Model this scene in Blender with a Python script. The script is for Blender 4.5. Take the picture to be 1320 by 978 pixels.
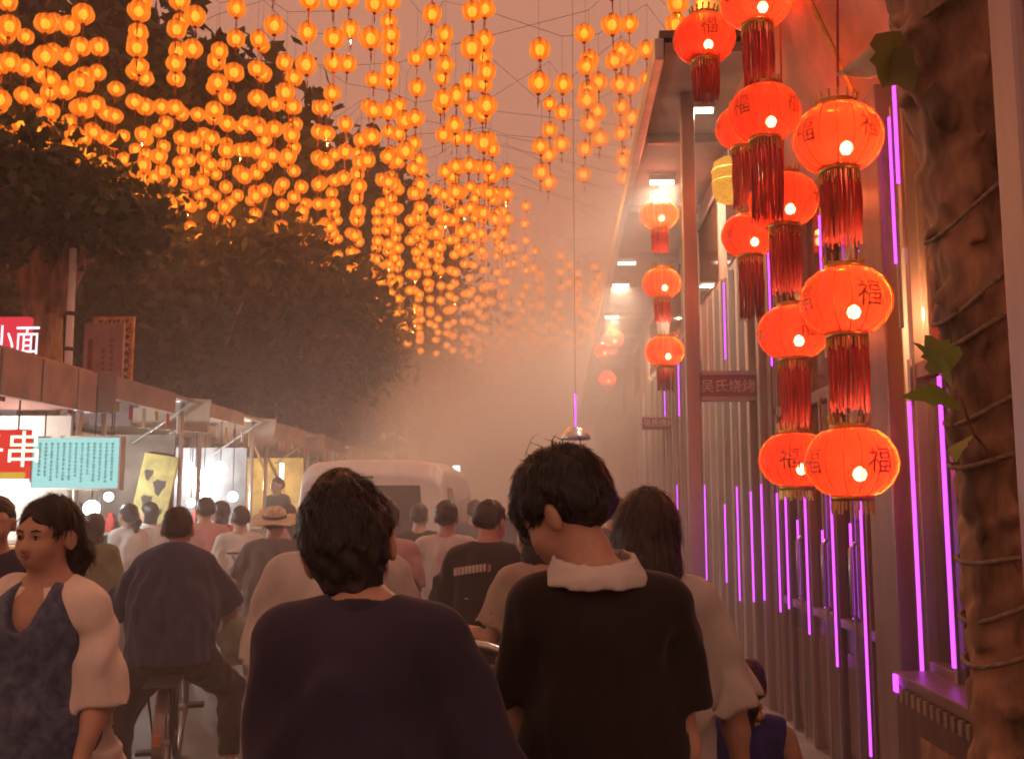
import bpy, bmesh, math, random
import numpy as np
from mathutils import Vector, Matrix, Euler

for o in list(bpy.data.objects):
    bpy.data.objects.remove(o)
SC = bpy.context.scene
COL = SC.collection
rnd = random.Random(7)
R = math.radians

# ------------------------------------------------------------------ camera
CAM_H = 1.6
F_PX = 1300.0            # focal length in photo pixels (photo 1320 wide)
VP = (720.0, 650.0)      # where the street's parallels meet
cam_d = bpy.data.cameras.new('camera')
cam_d.sensor_width = 36.0
cam_d.lens = 36.0 * F_PX / 1320.0
cam_d.clip_start = 0.05
cam_d.clip_end = 600
cam = bpy.data.objects.new('camera', cam_d)
COL.objects.link(cam)
cam.location = (0, 0, CAM_H)
YAW = math.atan((VP[0] - 660) / F_PX)
PITCH = math.atan((VP[1] - 489) / F_PX)
cam.rotation_euler = (R(90) + PITCH, 0, YAW)
SC.camera = cam
_CM = Euler((R(90) + PITCH, 0, YAW)).to_matrix()


def W(u, v, y):
    """world point at street distance y seen at photo pixel (u, v)"""
    d = _CM @ Vector(((u - 660) / F_PX, -(v - 489) / F_PX, -1.0))
    t = y / d.y
    return Vector((d.x * t, y, CAM_H + d.z * t))


# ------------------------------------------------------------------ world, moon, exposure
wd = bpy.data.worlds.new('World')
SC.world = wd
wd.use_nodes = True
nt = wd.node_tree
for n in list(nt.nodes):
    nt.nodes.remove(n)
wo = nt.nodes.new('ShaderNodeOutputWorld')
bg = nt.nodes.new('ShaderNodeBackground')
sky = nt.nodes.new('ShaderNodeTexSky')
sky.sky_type = 'NISHITA'
sky.sun_disc = False
sky.sun_elevation = R(-4)
sky.sun_rotation = R(200)
bg.inputs[1].default_value = 0.05
bg2 = nt.nodes.new('ShaderNodeBackground')
bg2.inputs[0].default_value = (1.0, 0.43, 0.28, 1)      # city glow on low night haze
bg2.inputs[1].default_value = 0.36
ad = nt.nodes.new('ShaderNodeAddShader')
nt.links.new(sky.outputs[0], bg.inputs[0])
nt.links.new(bg.outputs[0], ad.inputs[0])
nt.links.new(bg2.outputs[0], ad.inputs[1])
nt.links.new(ad.outputs[0], wo.inputs[0])

moon_d = bpy.data.lights.new('moon', 'SUN')
moon_d.energy = 0.03
moon_d.angle = R(12)
moon_d.color = (1.0, 0.9, 0.8)
moon = bpy.data.objects.new('moon', moon_d)
moon.rotation_euler = (R(35), R(10), R(20))
COL.objects.link(moon)

vs = SC.view_settings
vs.view_transform = 'Standard'
vs.look = 'None'
vs.exposure = 0.68
vs.gamma = 1.0
cy = SC.cycles
cy.use_denoising = True
cy.denoiser = 'OPENIMAGEDENOISE'
cy.use_adaptive_sampling = True
cy.adaptive_threshold = 0.05
cy.max_bounces = 4
cy.diffuse_bounces = 2
cy.glossy_bounces = 2
cy.transmission_bounces = 4
cy.transparent_max_bounces = 10
cy.volume_bounces = 1
cy.volume_step_rate = 3.0
cy.volume_max_steps = 64
cy.use_light_tree = True
cy.sample_clamp_indirect = 4.0
cy.sample_clamp_direct = 0.0
cy.caustics_reflective = False
cy.caustics_refractive = False
cy.filter_width = 1.9


HAZE_D, PLUME_D, GROUND_D = 0.005, 0.36, 0.08      # scattering per metre: air, spray plume, ground mist


# ------------------------------------------------------------------ materials
def new_mat(name):
    m = bpy.data.materials.new(name)
    m.use_nodes = True
    t = m.node_tree
    for n in list(t.nodes):
        t.nodes.remove(n)
    out = t.nodes.new('ShaderNodeOutputMaterial')
    return m, t, out


def pmat(name, col, rough=0.6, var=0.18, scale=6.0, bump=0.0, bscale=40.0, metal=0.0, spec=0.5, col2=None,
         stretch=(1, 1, 1), sheen=0.0, coat=0.0):
    """principled surface with procedural colour variation and relief"""
    m, t, out = new_mat(name)
    b = t.nodes.new('ShaderNodeBsdfPrincipled')
    t.links.new(b.outputs[0], out.inputs[0])
    tc = t.nodes.new('ShaderNodeTexCoord')
    mp = t.nodes.new('ShaderNodeMapping')
    mp.inputs['Scale'].default_value = stretch
    t.links.new(tc.outputs['Object'], mp.inputs[0])
    ns = t.nodes.new('ShaderNodeTexNoise')
    ns.inputs['Scale'].default_value = scale
    ns.inputs['Detail'].default_value = 5
    ns.inputs['Roughness'].default_value = 0.6
    t.links.new(mp.outputs[0], ns.inputs['Vector'])
    mx = t.nodes.new('ShaderNodeMix')
    mx.data_type = 'RGBA'
    c2 = col2 if col2 else tuple(c * (1 - var * 2) for c in col)
    c1 = col if col2 else tuple(min(1, c * (1 + var)) for c in col)
    mx.inputs[6].default_value = (*c1, 1)
    mx.inputs[7].default_value = (*c2, 1)
    rp = t.nodes.new('ShaderNodeMapRange')
    rp.inputs[1].default_value = 0.35
    rp.inputs[2].default_value = 0.65
    t.links.new(ns.outputs[0], rp.inputs[0])
    t.links.new(rp.outputs[0], mx.inputs[0])
    t.links.new(mx.outputs[2], b.inputs['Base Color'])
    b.inputs['Roughness'].default_value = rough
    b.inputs['Metallic'].default_value = metal
    b.inputs['Specular IOR Level'].default_value = spec
    if sheen:
        b.inputs['Sheen Weight'].default_value = sheen
        b.inputs['Sheen Tint'].default_value = (1, 0.9, 0.85, 1)
    if coat:
        b.inputs['Coat Weight'].default_value = coat
    if bump:
        n2 = t.nodes.new('ShaderNodeTexNoise')
        n2.inputs['Scale'].default_value = bscale
        n2.inputs['Detail'].default_value = 4
        t.links.new(mp.outputs[0], n2.inputs['Vector'])
        bp = t.nodes.new('ShaderNodeBump')
        bp.inputs['Strength'].default_value = bump
        bp.inputs['Distance'].default_value = 0.01
        t.links.new(n2.outputs[0], bp.inputs['Height'])
        t.links.new(bp.outputs[0], b.inputs['Normal'])
    return m


def emat(name, col, strength, sample=True):
    m, t, out = new_mat(name)
    e = t.nodes.new('ShaderNodeEmission')
    e.inputs[0].default_value = (*col, 1)
    e.inputs[1].default_value = strength
    t.links.new(e.outputs[0], out.inputs[0])
    if not sample:
        m.cycles.emission_sampling = 'NONE'
    return m


# ------------------------------------------------------------------ mesh helpers
class MB:
    def __init__(s):
        s.v, s.f, s.m = [], [], []

    def add(s, v, f, mi=0):
        o = len(s.v)
        s.v.extend([tuple(p) for p in v])
        s.f.extend([tuple(i + o for i in q) for q in f])
        s.m.extend([mi] * len(f))
        return s

    def box(s, lo, hi, mi=0, mat=None, bev=0.0):
        x0, y0, z0 = lo
        x1, y1, z1 = hi
        if bev <= 0:
            v = [(x0, y0, z0), (x1, y0, z0), (x1, y1, z0), (x0, y1, z0), (x0, y0, z1), (x1, y0, z1), (x1, y1, z1), (x0, y1, z1)]
            f = [(0, 3, 2, 1), (4, 5, 6, 7), (0, 1, 5, 4), (1, 2, 6, 5), (2, 3, 7, 6), (3, 0, 4, 7)]
        else:
            bm = bmesh.new()
            bmesh.ops.create_cube(bm, size=1.0)
            for q in bm.verts:
                q.co = Vector((x0 + (q.co.x + .5) * (x1 - x0), y0 + (q.co.y + .5) * (y1 - y0), z0 + (q.co.z + .5) * (z1 - z0)))
            bmesh.ops.bevel(bm, geom=bm.edges[:], offset=bev, segments=2, affect='EDGES', profile=0.6)
            bm.verts.index_update()
            v = [tuple(q.co) for q in bm.verts]
            f = [tuple(q.index for q in fa.verts) for fa in bm.faces]
            bm.free()
        if mat is not None:
            v = [tuple(mat @ Vector(p)) for p in v]
        return s.add(v, f, mi)

    def tube(s, pts, rad, n=8, mi=0, caps=True):
        pts = [Vector(p) for p in pts]
        if not hasattr(rad, '__len__'):
            rad = [rad] * len(pts)
        v, f = [], []
        up = Vector((0, 0, 1))
        prev = None
        for i, p in enumerate(pts):
            a = pts[max(0, i - 1)]
            b = pts[min(len(pts) - 1, i + 1)]
            t = (b - a).normalized()
            if prev is None:
                ref = up if abs(t.dot(up)) < 0.95 else Vector((1, 0, 0))
                e1 = t.cross(ref).normalized()
            else:
                e1 = (prev - t * prev.dot(t)).normalized()
            prev = e1
            e2 = t.cross(e1)
            for k in range(n):
                a_ = 2 * math.pi * k / n
                v.append(p + (e1 * math.cos(a_) + e2 * math.sin(a_)) * rad[i])
        for i in range(len(pts) - 1):
            for k in range(n):
                k2 = (k + 1) % n
                f.append((i * n + k, i * n + k2, (i + 1) * n + k2, (i + 1) * n + k))
        if caps:
            f.append(tuple(range(n - 1, -1, -1)))
            f.append(tuple((len(pts) - 1) * n + k for k in range(n)))
        return s.add(v, f, mi)

    def lathe(s, prof, n=24, mi=0, c=(0, 0, 0), scal=None, closed=False):
        """profile of (r, z); scal(k, r, z) may modulate radius round the axis"""
        v, f = [], []
        for (r, z) in prof:
            for k in range(n):
                a_ = 2 * math.pi * k / n
                rr = scal(a_, r, z) if scal else r
                v.append((c[0] + rr * math.cos(a_), c[1] + rr * math.sin(a_), c[2] + z))
        m = len(prof)
        for i in range(m - 1):
            for k in range(n):
                k2 = (k + 1) % n
                f.append((i * n + k, i * n + k2, (i + 1) * n + k2, (i + 1) * n + k))
        if closed:
            f.append(tuple(range(n - 1, -1, -1)))
            f.append(tuple((m - 1) * n + k for k in range(n)))
        return s.add(v, f, mi)

    def mesh(s, name, mats, smooth=False):
        me = bpy.data.meshes.new(name)
        me.from_pydata(s.v, [], s.f)
        for m in (mats if isinstance(mats, (list, tuple)) else [mats]):
            me.materials.append(m)
        if len(set(s.m)) > 1:
            me.polygons.foreach_set('material_index', s.m)
        if smooth:
            me.polygons.foreach_set('use_smooth', [True] * len(me.polygons))
        me.update()
        return me

    def build(s, name, mats, parent=None, loc=(0, 0, 0), rot=(0, 0, 0), smooth=False):
        return link(name, s.mesh(name, mats, smooth), parent, loc, rot)


def link(name, data, parent=None, loc=(0, 0, 0), rot=(0, 0, 0), scale=None):
    o = bpy.data.objects.new(name, data)
    COL.objects.link(o)
    o.location = loc
    o.rotation_euler = rot
    if scale is not None:
        o.scale = (scale, scale, scale) if not hasattr(scale, '__len__') else scale
    if parent:
        o.parent = parent
    return o


def tag(o, label=None, cat=None, group=None, kind=None):
    if label: o['label'] = label
    if cat: o['category'] = cat
    if group: o['group'] = group
    if kind: o['kind'] = kind
    return o


def thing(name, label, cat, loc=(0, 0, 0), rz=0, group=None):
    o = link(name, None, None, loc, (0, 0, rz))
    o.empty_display_size = 0.1
    return tag(o, label, cat, group)


def lamp(parent, loc, watts, col, radius=0.03, name='bulb_light'):
    d = bpy.data.lights.new(name, 'POINT')
    d.energy = watts
    d.color = col
    d.shadow_soft_size = radius
    return link(name, d, parent, loc)


_txt_cache = {}


def text_geo(body, size=1.0):
    """flat glyph triangles (verts 2D centred, faces)"""
    key = body
    if key not in _txt_cache:
        cu = bpy.data.curves.new('glyphs', 'FONT')
        cu.body = body
        cu.size = 1.0
        cu.resolution_u = 2
        cu.align_x = 'CENTER'
        ob = bpy.data.objects.new('glyphs', cu)
        COL.objects.link(ob)
        dg = bpy.context.evaluated_depsgraph_get()
        me = bpy.data.meshes.new_from_object(ob.evaluated_get(dg))
        v = [tuple(p.co) for p in me.vertices]
        f = [tuple(p.vertices) for p in me.polygons]
        bpy.data.objects.remove(ob)
        bpy.data.curves.remove(cu)
        bpy.data.meshes.remove(me)
        if v:
            xs = [p[0] for p in v]; ys = [p[1] for p in v]
            cx, cz = (min(xs) + max(xs)) / 2, (min(ys) + max(ys)) / 2
            hh = max(ys) - min(ys)
            v = [((p[0] - cx) / hh, (p[1] - cz) / hh) for p in v]
        _txt_cache[key] = (v, f)
    v, f = _txt_cache[key]
    return [(a * size, b * size) for a, b in v], f


# ------------------------------------------------------------------ distance fields -> skinned bodies
def smin(a, b, k):
    h = np.maximum(k - np.abs(a - b), 0) / k
    return np.minimum(a, b) - h * h * k * 0.25


class SDF:
    def __init__(s, h):
        s.h = h
        s.ops = []

    def rc(s, a, b, ra, rb, k=0.02, sc=(1, 1, 1), cut=None, sub=False):
        s.ops.append(('rc', np.array(a, float), np.array(b, float), ra, rb, k, np.array(sc, float), cut, sub))

    def el(s, c, r, Rm=None, k=0.02, sub=False):
        s.ops.append(('el', np.array(c, float), np.array(r, float), None if Rm is None else np.array(Rm, float), k, sub))

    def plane(s, p, n):
        s.ops.append(('pl', np.array(p, float), np.array(n, float)))

    def folds(s, amp, wl, seed, zdir=0.35, ztop=None):
        s.ops.append(('fo', amp, wl, seed, zdir, ztop))

    def mesh(s, name, mats, smooth=True):
        lo = np.array([9., 9., 9.]); hi = -lo
        for o in s.ops:
            if o[0] == 'rc' and not o[8]:
                rr = max(o[3], o[4]) / o[6]
                lo = np.minimum(lo, np.minimum(o[1], o[2]) - rr); hi = np.maximum(hi, np.maximum(o[1], o[2]) + rr)
            if o[0] == 'el' and not o[5]:
                rr = max(o[2]) if o[3] is not None else o[2]
                lo = np.minimum(lo, o[1] - rr); hi = np.maximum(hi, o[1] + rr)
        h = s.h
        lo = lo - 4 * h - 0.01; hi = hi + 4 * h + 0.01
        n = np.ceil((hi - lo) / h).astype(int) + 1
        ax = [(lo[i] + h * np.arange(n[i])).astype(np.float32) for i in range(3)]
        f = np.full(n, 0.5, np.float32)

        def sl(a, b):
            q = []
            for i in range(3):
                i0 = max(0, int((a[i] - lo[i]) / h)); i1 = min(n[i], int((b[i] - lo[i]) / h) + 2)
                if i1 <= i0: return None
                q.append(slice(i0, i1))
            return tuple(q)
        for o in s.ops:
            if o[0] == 'rc':
                _, a, b, ra, rb, k, sc, cut, sub = o
                rr = (max(ra, rb) + k + 2 * h) / sc + 0.02
                S = sl(np.minimum(a, b) - rr, np.maximum(a, b) + rr)
                if S is None: continue
                X = ax[0][S[0]][:, None, None]; Y = ax[1][S[1]][None, :, None]; Z = ax[2][S[2]][None, None, :]
                px, py, pz = (X - a[0]) * sc[0], (Y - a[1]) * sc[1], (Z - a[2]) * sc[2]
                B = (b - a) * sc
                t = np.clip((px * B[0] + py * B[1] + pz * B[2]) / max(B @ B, 1e-9), 0, 1)
                d = np.sqrt((px - t * B[0]) ** 2 + (py - t * B[1]) ** 2 + (pz - t * B[2]) ** 2) - (ra + (rb - ra) * t)
                if cut is not None:
                    nn = np.array(cut, float)
                    d = np.maximum(d, (X - b[0]) * nn[0] + (Y - b[1]) * nn[1] + (Z - b[2]) * nn[2])
                f[S] = -smin(-f[S], d, k) if sub else smin(f[S], d, k)
            elif o[0] == 'el':
                _, c, r, Rm, k, sub = o
                rr = (max(r) if Rm is not None else r) + k + 2 * h + 0.01
                S = sl(c - rr, c + rr)
                if S is None: continue
                X = ax[0][S[0]][:, None, None] - c[0]; Y = ax[1][S[1]][None, :, None] - c[1]; Z = ax[2][S[2]][None, None, :] - c[2]
                if Rm is not None:
                    X, Y, Z = (Rm[0, 0] * X + Rm[1, 0] * Y + Rm[2, 0] * Z, Rm[0, 1] * X + Rm[1, 1] * Y + Rm[2, 1] * Z,
                               Rm[0, 2] * X + Rm[1, 2] * Y + Rm[2, 2] * Z)
                q0 = np.sqrt((X / r[0]) ** 2 + (Y / r[1]) ** 2 + (Z / r[2]) ** 2)
                q1 = np.sqrt((X / r[0] ** 2) ** 2 + (Y / r[1] ** 2) ** 2 + (Z / r[2] ** 2) ** 2)
                d = q0 * (q0 - 1) / np.maximum(q1, 1e-6)
                d = np.where(q0 < 0.25, -min(r) * 0.7, d)
                f[S] = -smin(-f[S], d, k) if sub else smin(f[S], d, k)
            elif o[0] == 'pl':
                _, p, nn = o
                d = (ax[0][:, None, None] - p[0]) * nn[0] + (ax[1][None, :, None] - p[1]) * nn[1] + (ax[2][None, None, :] - p[2]) * nn[2]
                f = np.maximum(f, d)
            elif o[0] == 'fo':
                _, amp, wl, seed, zd, zt = o
                rg = np.random.RandomState(seed)
                X = ax[0][:, None, None]; Y = ax[1][None, :, None]; Z = ax[2][None, None, :]
                tot = 0
                for q in range(5):
                    w = rg.normal(size=3); w[2] *= zd; w *= (2 * math.pi / (wl * rg.uniform(.6, 1.6))) / np.linalg.norm(w)
                    w2 = rg.normal(size=3); w2 *= (2 * math.pi / (wl * 2.2)) / np.linalg.norm(w2)
                    ph = rg.uniform(0, 6.28)
                    tot = tot + np.sin(X * w[0] + Y * w[1] + Z * w[2] + ph + 1.6 * np.sin(X * w2[0] + Y * w2[1] + Z * w2[2] + ph * 2))
                if zt is not None: tot = tot * np.clip((zt - Z) / .1, .08, 1)
                f = f + (amp / 2.2) * tot.astype(np.float32)
        v, q = nets(f, lo, h)
        me = bpy.data.meshes.new(name)
        me.vertices.add(len(v)); me.vertices.foreach_set('co', v.astype(np.float32).ravel())
        me.loops.add(len(q) * 4); me.loops.foreach_set('vertex_index', q.astype(np.int32).ravel())
        me.polygons.add(len(q)); me.polygons.foreach_set('loop_start', np.arange(len(q), dtype=np.int32) * 4)
        me.update(calc_edges=True)
        me.validate()
        for m in (mats if isinstance(mats, (list, tuple)) else [mats]):
            me.materials.append(m)
        me.polygons.foreach_set('use_smooth', np.ones(len(me.polygons), bool))
        return me


def nets(f, lo, h):
    f[0] = f[-1] = 0.5; f[:, 0] = f[:, -1] = 0.5; f[:, :, 0] = f[:, :, -1] = 0.5
    s = f < 0
    c = np.zeros([k - 1 for k in f.shape], np.int8)
    for a in (0, 1):
        for b in (0, 1):
            for d in (0, 1):
                c += s[a:f.shape[0] - 1 + a, b:f.shape[1] - 1 + b, d:f.shape[2] - 1 + d]
    act = (c > 0) & (c < 8)
    I = np.stack(np.nonzero(act), 1)
    idx = np.full(c.shape, -1, np.int32)
    idx[act] = np.arange(len(I))
    acc = np.zeros((len(I), 3)); cnt = np.zeros(len(I))
    for axis in range(3):
        o1, o2 = [k for k in range(3) if k != axis]
        for a in (0, 1):
            for b in (0, 1):
                A = [0, 0, 0]; A[o1] = a; A[o2] = b
                Bc = list(A); Bc[axis] = 1
                fa = f[I[:, 0] + A[0], I[:, 1] + A[1], I[:, 2] + A[2]]
                fb = f[I[:, 0] + Bc[0], I[:, 1] + Bc[1], I[:, 2] + Bc[2]]
                m = (fa < 0) != (fb < 0)
                t = np.where(m, fa / np.where(m, fa - fb, 1), 0)
                pos = np.tile(np.array(A, float), (len(I), 1)); pos[:, axis] = t
                acc[m] += pos[m]; cnt[m] += 1
    v = lo + h * (I + acc / cnt[:, None])
    quads = []
    for axis in range(3):
        o1, o2 = (axis + 1) % 3, (axis + 2) % 3
        a = np.moveaxis(s, (axis, o1, o2), (0, 1, 2))
        ix = np.moveaxis(idx, (axis, o1, o2), (0, 1, 2))
        e0 = a[:-1, 1:-1, 1:-1]; e1 = a[1:, 1:-1, 1:-1]
        for sgn, M in ((1, e0 & ~e1), (-1, ~e0 & e1)):
            i, j, k = np.nonzero(M)
            j = j + 1; k = k + 1
            q = np.stack([ix[i, j - 1, k - 1], ix[i, j, k - 1], ix[i, j, k], ix[i, j - 1, k]], 1)
            if sgn < 0: q = q[:, ::-1]
            quads.append(q)
    return v, np.concatenate(quads)
# ------------------------------------------------------------------ shared materials
M = {}
M['asphalt'] = pmat('asphalt', (0.085, 0.078, 0.07), 0.55, 0.3, 1.2, 0.5, 90, spec=0.4)
M['paving'] = pmat('paving', (0.2, 0.17, 0.15), 0.6, 0.2, 3, 0.3, 60)
M['frame'] = pmat('frame_metal', (0.3, 0.2, 0.17), 0.38, 0.12, 5, 0.05, 60, metal=0.25, stretch=(1, 1, .1))
M['frame_dark'] = pmat('frame_dark', (0.13, 0.075, 0.065), 0.4, 0.2, 5, 0.05, 60)
M['alu'] = pmat('aluminium', (0.5, 0.44, 0.4), 0.35, 0.1, 5, metal=0.7, stretch=(1, 1, .1))
M['panel'] = pmat('door_panel', (0.17, 0.095, 0.08), 0.32, 0.25, 2.5, 0.06, 30, stretch=(1, 3, .3))
M['slat'] = pmat('wall_slat', (0.42, 0.34, 0.29), 0.5, 0.15, 4, 0.05, 30, stretch=(1, 1, .15))
M['plaster'] = pmat('upper_plaster', (0.4, 0.28, 0.21), 0.75, 0.15, 1.5, 0.2, 30)
M['soffit'] = pmat('soffit_board', (0.3, 0.2, 0.16), 0.7, 0.15, 2, 0.1, 30)
M['led'] = emat('violet_led', (0.62, 0.06, 1.0), 2.0)
M['tube'] = emat('white_tube', (1.0, 0.86, 0.68), 4.5)
M['warm_bulb'] = emat('warm_bulb', (1.0, 0.55, 0.16), 7.0)
M['cool_bulb'] = emat('cool_bulb', (0.88, 0.95, 1.0), 9.0)
M['gold'] = pmat('gold_trim', (0.7, 0.42, 0.1), 0.35, 0.15, 20, metal=0.7)
M['red_fringe'] = pmat('red_fringe', (0.55, 0.035, 0.02), 0.65, 0.25, 25, stretch=(1, 1, .05))
M['wire'] = pmat('black_wire', (0.03, 0.022, 0.018), 0.6)
M['bark'] = pmat('bark', (0.4, 0.22, 0.13), 0.85, 0.35, 7, 0.9, 22, stretch=(1, 1, .3))
M['rope'] = pmat('rope', (0.33, 0.24, 0.17), 0.9, 0.2, 60, 0.6, 120)
M['white_paint'] = pmat('white_paint', (0.78, 0.74, 0.7), 0.35, 0.06, 3, coat=0.3)
M['rubber'] = pmat('rubber', (0.025, 0.022, 0.022), 0.8, 0.2, 20, 0.2, 60)
M['steel'] = pmat('steel', (0.55, 0.52, 0.5), 0.3, 0.1, 12, metal=0.9)


def glass_mat(name, tint, fac=0.35, rough=0.06):
    m, t, out = new_mat(name)
    tr = t.nodes.new('ShaderNodeBsdfTransparent'); tr.inputs[0].default_value = (*tint, 1)
    gl = t.nodes.new('ShaderNodeBsdfGlossy'); gl.inputs[1].default_value = rough
    gl.inputs[0].default_value = (0.85, 0.8, 0.78, 1)
    mx = t.nodes.new('ShaderNodeMixShader'); mx.inputs[0].default_value = fac
    t.links.new(tr.outputs[0], mx.inputs[1]); t.links.new(gl.outputs[0], mx.inputs[2])
    t.links.new(mx.outputs[0], out.inputs[0])
    return m


M['glass'] = glass_mat('window_glass', (0.55, 0.42, 0.38), 0.3)
M['van_glass'] = pmat('van_glass', (0.045, 0.035, 0.03), 0.12, 0.1, 2)


def leaf_mat(name, c1, c2, trans=0.35):
    m, t, out = new_mat(name)
    b = t.nodes.new('ShaderNodeBsdfPrincipled'); b.inputs['Roughness'].default_value = 0.5
    tl = t.nodes.new('ShaderNodeBsdfTranslucent')
    ns = t.nodes.new('ShaderNodeTexNoise'); ns.inputs['Scale'].default_value = 1.7; ns.inputs['Detail'].default_value = 3
    tc = t.nodes.new('ShaderNodeTexCoord'); t.links.new(tc.outputs['Object'], ns.inputs['Vector'])
    mx = t.nodes.new('ShaderNodeMix'); mx.data_type = 'RGBA'
    mx.inputs[6].default_value = (*c1, 1); mx.inputs[7].default_value = (*c2, 1)
    t.links.new(ns.outputs[0], mx.inputs[0])
    t.links.new(mx.outputs[2], b.inputs['Base Color']); t.links.new(mx.outputs[2], tl.inputs[0])
    ms = t.nodes.new('ShaderNodeMixShader'); ms.inputs[0].default_value = trans
    t.links.new(b.outputs[0], ms.inputs[1]); t.links.new(tl.outputs[0], ms.inputs[2])
    t.links.new(ms.outputs[0], out.inputs[0])
    return m


M['leaf'] = leaf_mat('leaf', (0.05, 0.06, 0.018), (0.1, 0.1, 0.03))
M['leaf2'] = leaf_mat('leaf_far', (0.05, 0.05, 0.02), (0.09, 0.075, 0.035))
M['leaf_dark'] = leaf_mat('leaf_dark', (0.03, 0.032, 0.012), (0.055, 0.05, 0.02), .2)
M['leaf_olive'] = leaf_mat('leaf_olive', (0.17, 0.16, 0.03), (0.24, 0.2, 0.05))
M['leaf_fresh'] = leaf_mat('leaf_fresh', (0.22, 0.3, 0.04), (0.3, 0.36, 0.07), 0.3)

# ------------------------------------------------------------------ ground
g = MB()
N = 40
for i in range(1):
    g.add([(-60, -20, 0), (60, -20, 0), (60, 110, 0), (-60, 110, 0)], [(0, 1, 2, 3)])
tag(g.build('road', M['asphalt']), kind='structure')
g = MB(); g.box((1.02, -8, -0.05), (1.62, 60, 0.11), bev=0.012)
pv = tag(g.build('pavement', M['paving']), kind='structure')
# kerb slabs laid along the shop fronts
slab = MB(); slab.box((1.03, 0.006, 0.11), (1.6, 0.594, 0.118), bev=0.003)
slab_me = slab.mesh('slab', M['paving'])
for i in range(40):
    link('slab', slab_me, pv, (0, 2.0 + i * 0.6, 0))
g = MB(); g.box((-9, -8, -0.05), (-4.15, 60, 0.1), bev=0.012)
tag(g.build('pavement', M['paving']), kind='structure')

# ------------------------------------------------------------------ shop fronts on the right
XW = 1.62


def bx(name, lo, hi, mat, parent, bev=0.0):
    b = MB(); b.box(lo, hi, bev=bev)
    return b.build(name, mat, parent)


def led(parent, x, y, z0, z1, w=0.016):
    c = bx('led_channel', (x - 0.004, y - w * 0.75, .125 if z0 < 2 else z0 - .3), (x + 0.012, y + w * 0.75, max(z1 + .02, 2.24) if z0 < 2 else z1 + .05), M['alu'], parent)
    bx('led_strip', (x - 0.013, y - w / 2, z0), (x - 0.005, y + w / 2, z1), M['led'], parent)


def bay(parent, y0, y1, sill=0.95, head=2.32, top=3.35, kick='panel', handle=False):
    """one glazed bay between two mullions"""
    m = 0.035
    kp = bx('kick_panel', (XW - 0.02, y0 + m, 0.16), (XW + 0.02, y1 - m, sill - 0.03), M[kick], parent, 0.006)
    bx('molding', (XW - 0.034, y0 + m + .05, 0.26), (XW - 0.018, y1 - m - .05, sill - 0.16), M[kick], kp, 0.006)
    bx('sill', (XW - 0.05, y0 + m, sill - 0.03), (XW + 0.03, y1 - m, sill + 0.02), M['frame'], parent, 0.006)
    bx('pane', (XW - 0.004, y0 + m, sill + 0.02), (XW + 0.004, y1 - m, head - .03), M['glass'], parent)
    bx('transom', (XW - 0.045, y0 + m, head - 0.03), (XW + 0.03, y1 - m, head + 0.04), M['frame'], parent, 0.006)
    bx('pane', (XW - 0.004, y0 + m, head + 0.04), (XW + 0.004, y1 - m, top), M['glass'], parent)
    if handle:
        b = MB(); b.tube([(XW - .07, y0 + .1, 1.0), (XW - .1, y0 + .1, 1.03), (XW - .1, y0 + .1, 1.37), (XW - .07, y0 + .1, 1.4)], .011, 8)
        b.build('handle', M['steel'], parent, smooth=True)


def mullion(parent, y, w=0.06, z1=3.4, mat='frame', dep=0.05):
    bx('mullion', (XW - dep, y - w / 2, 0.118), (XW + 0.03, y + w / 2, z1), M[mat], parent, 0.006)


# -- corner snack shop with the counter
s1 = thing('snack_shop', 'brown snack shop front with counter, tall window and violet light strips behind tree trunk', 'shop', (0, 0, 0))
for y in (2.3, 2.95, 3.62, 4.12, 4.52):
    mullion(s1, y, 0.07 if y < 4.3 else 0.05, 3.6, 'frame_dark' if y < 4.3 else 'alu')
for y0, y1 in ((2.3, 2.95), (2.95, 3.62), (3.62, 4.12), (4.12, 4.52)):
    bay(s1, y0, y1, 0.92, 2.18, 3.55, 'panel')
b = MB(); b.box((XW - 0.22, 2.3, 0.86), (XW - 0.052, 4.45, 0.905), bev=0.006)
b.build('counter', M['frame'], s1)
for i in range(30):
    y = 2.4 + i * 0.068
    bx('vent_slat', (XW - 0.228, y, 0.80), (XW - 0.212, y + 0.032, 0.852), M['slat'], s1)
bx('counter_front', (XW - 0.21, 2.32, 0.16), (XW - 0.16, 4.43, 0.858), M['panel'], s1)
for q, (ya, yb, c1, c2) in enumerate(((2.75, 3.1, (.6, .25, .05), (.12, .05, .03)), (3.25, 3.5, (.35, .2, .12), (.1, .06, .05)), (3.75, 4.15, (.3, .12, .1), (.5, .3, .15)))):
    bx('poster', (XW - .214, ya, .22), (XW - .211, yb, .7), pmat('poster%d' % q, c1, .4, .2, 9, col2=c2), s1)
bx('label_strip', (XW - 0.232, 4.36, 0.83), (XW - 0.222, 4.40, 0.9), M['led'], s1)
led(s1, XW - 0.06, 4.52, 0.45, 2.05, 0.02)
led(s1, XW - 0.06, 4.52, 3.05, 3.55, 0.02)
led(s1, XW - 0.055, 4.17, 0.96, 2.12, 0.022)
led(s1, XW - 0.055, 3.66, 0.94, 2.12, 0.022)
led(s1, XW - 0.055, 4.62, 2.7, 3.4, 0.014)
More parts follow.
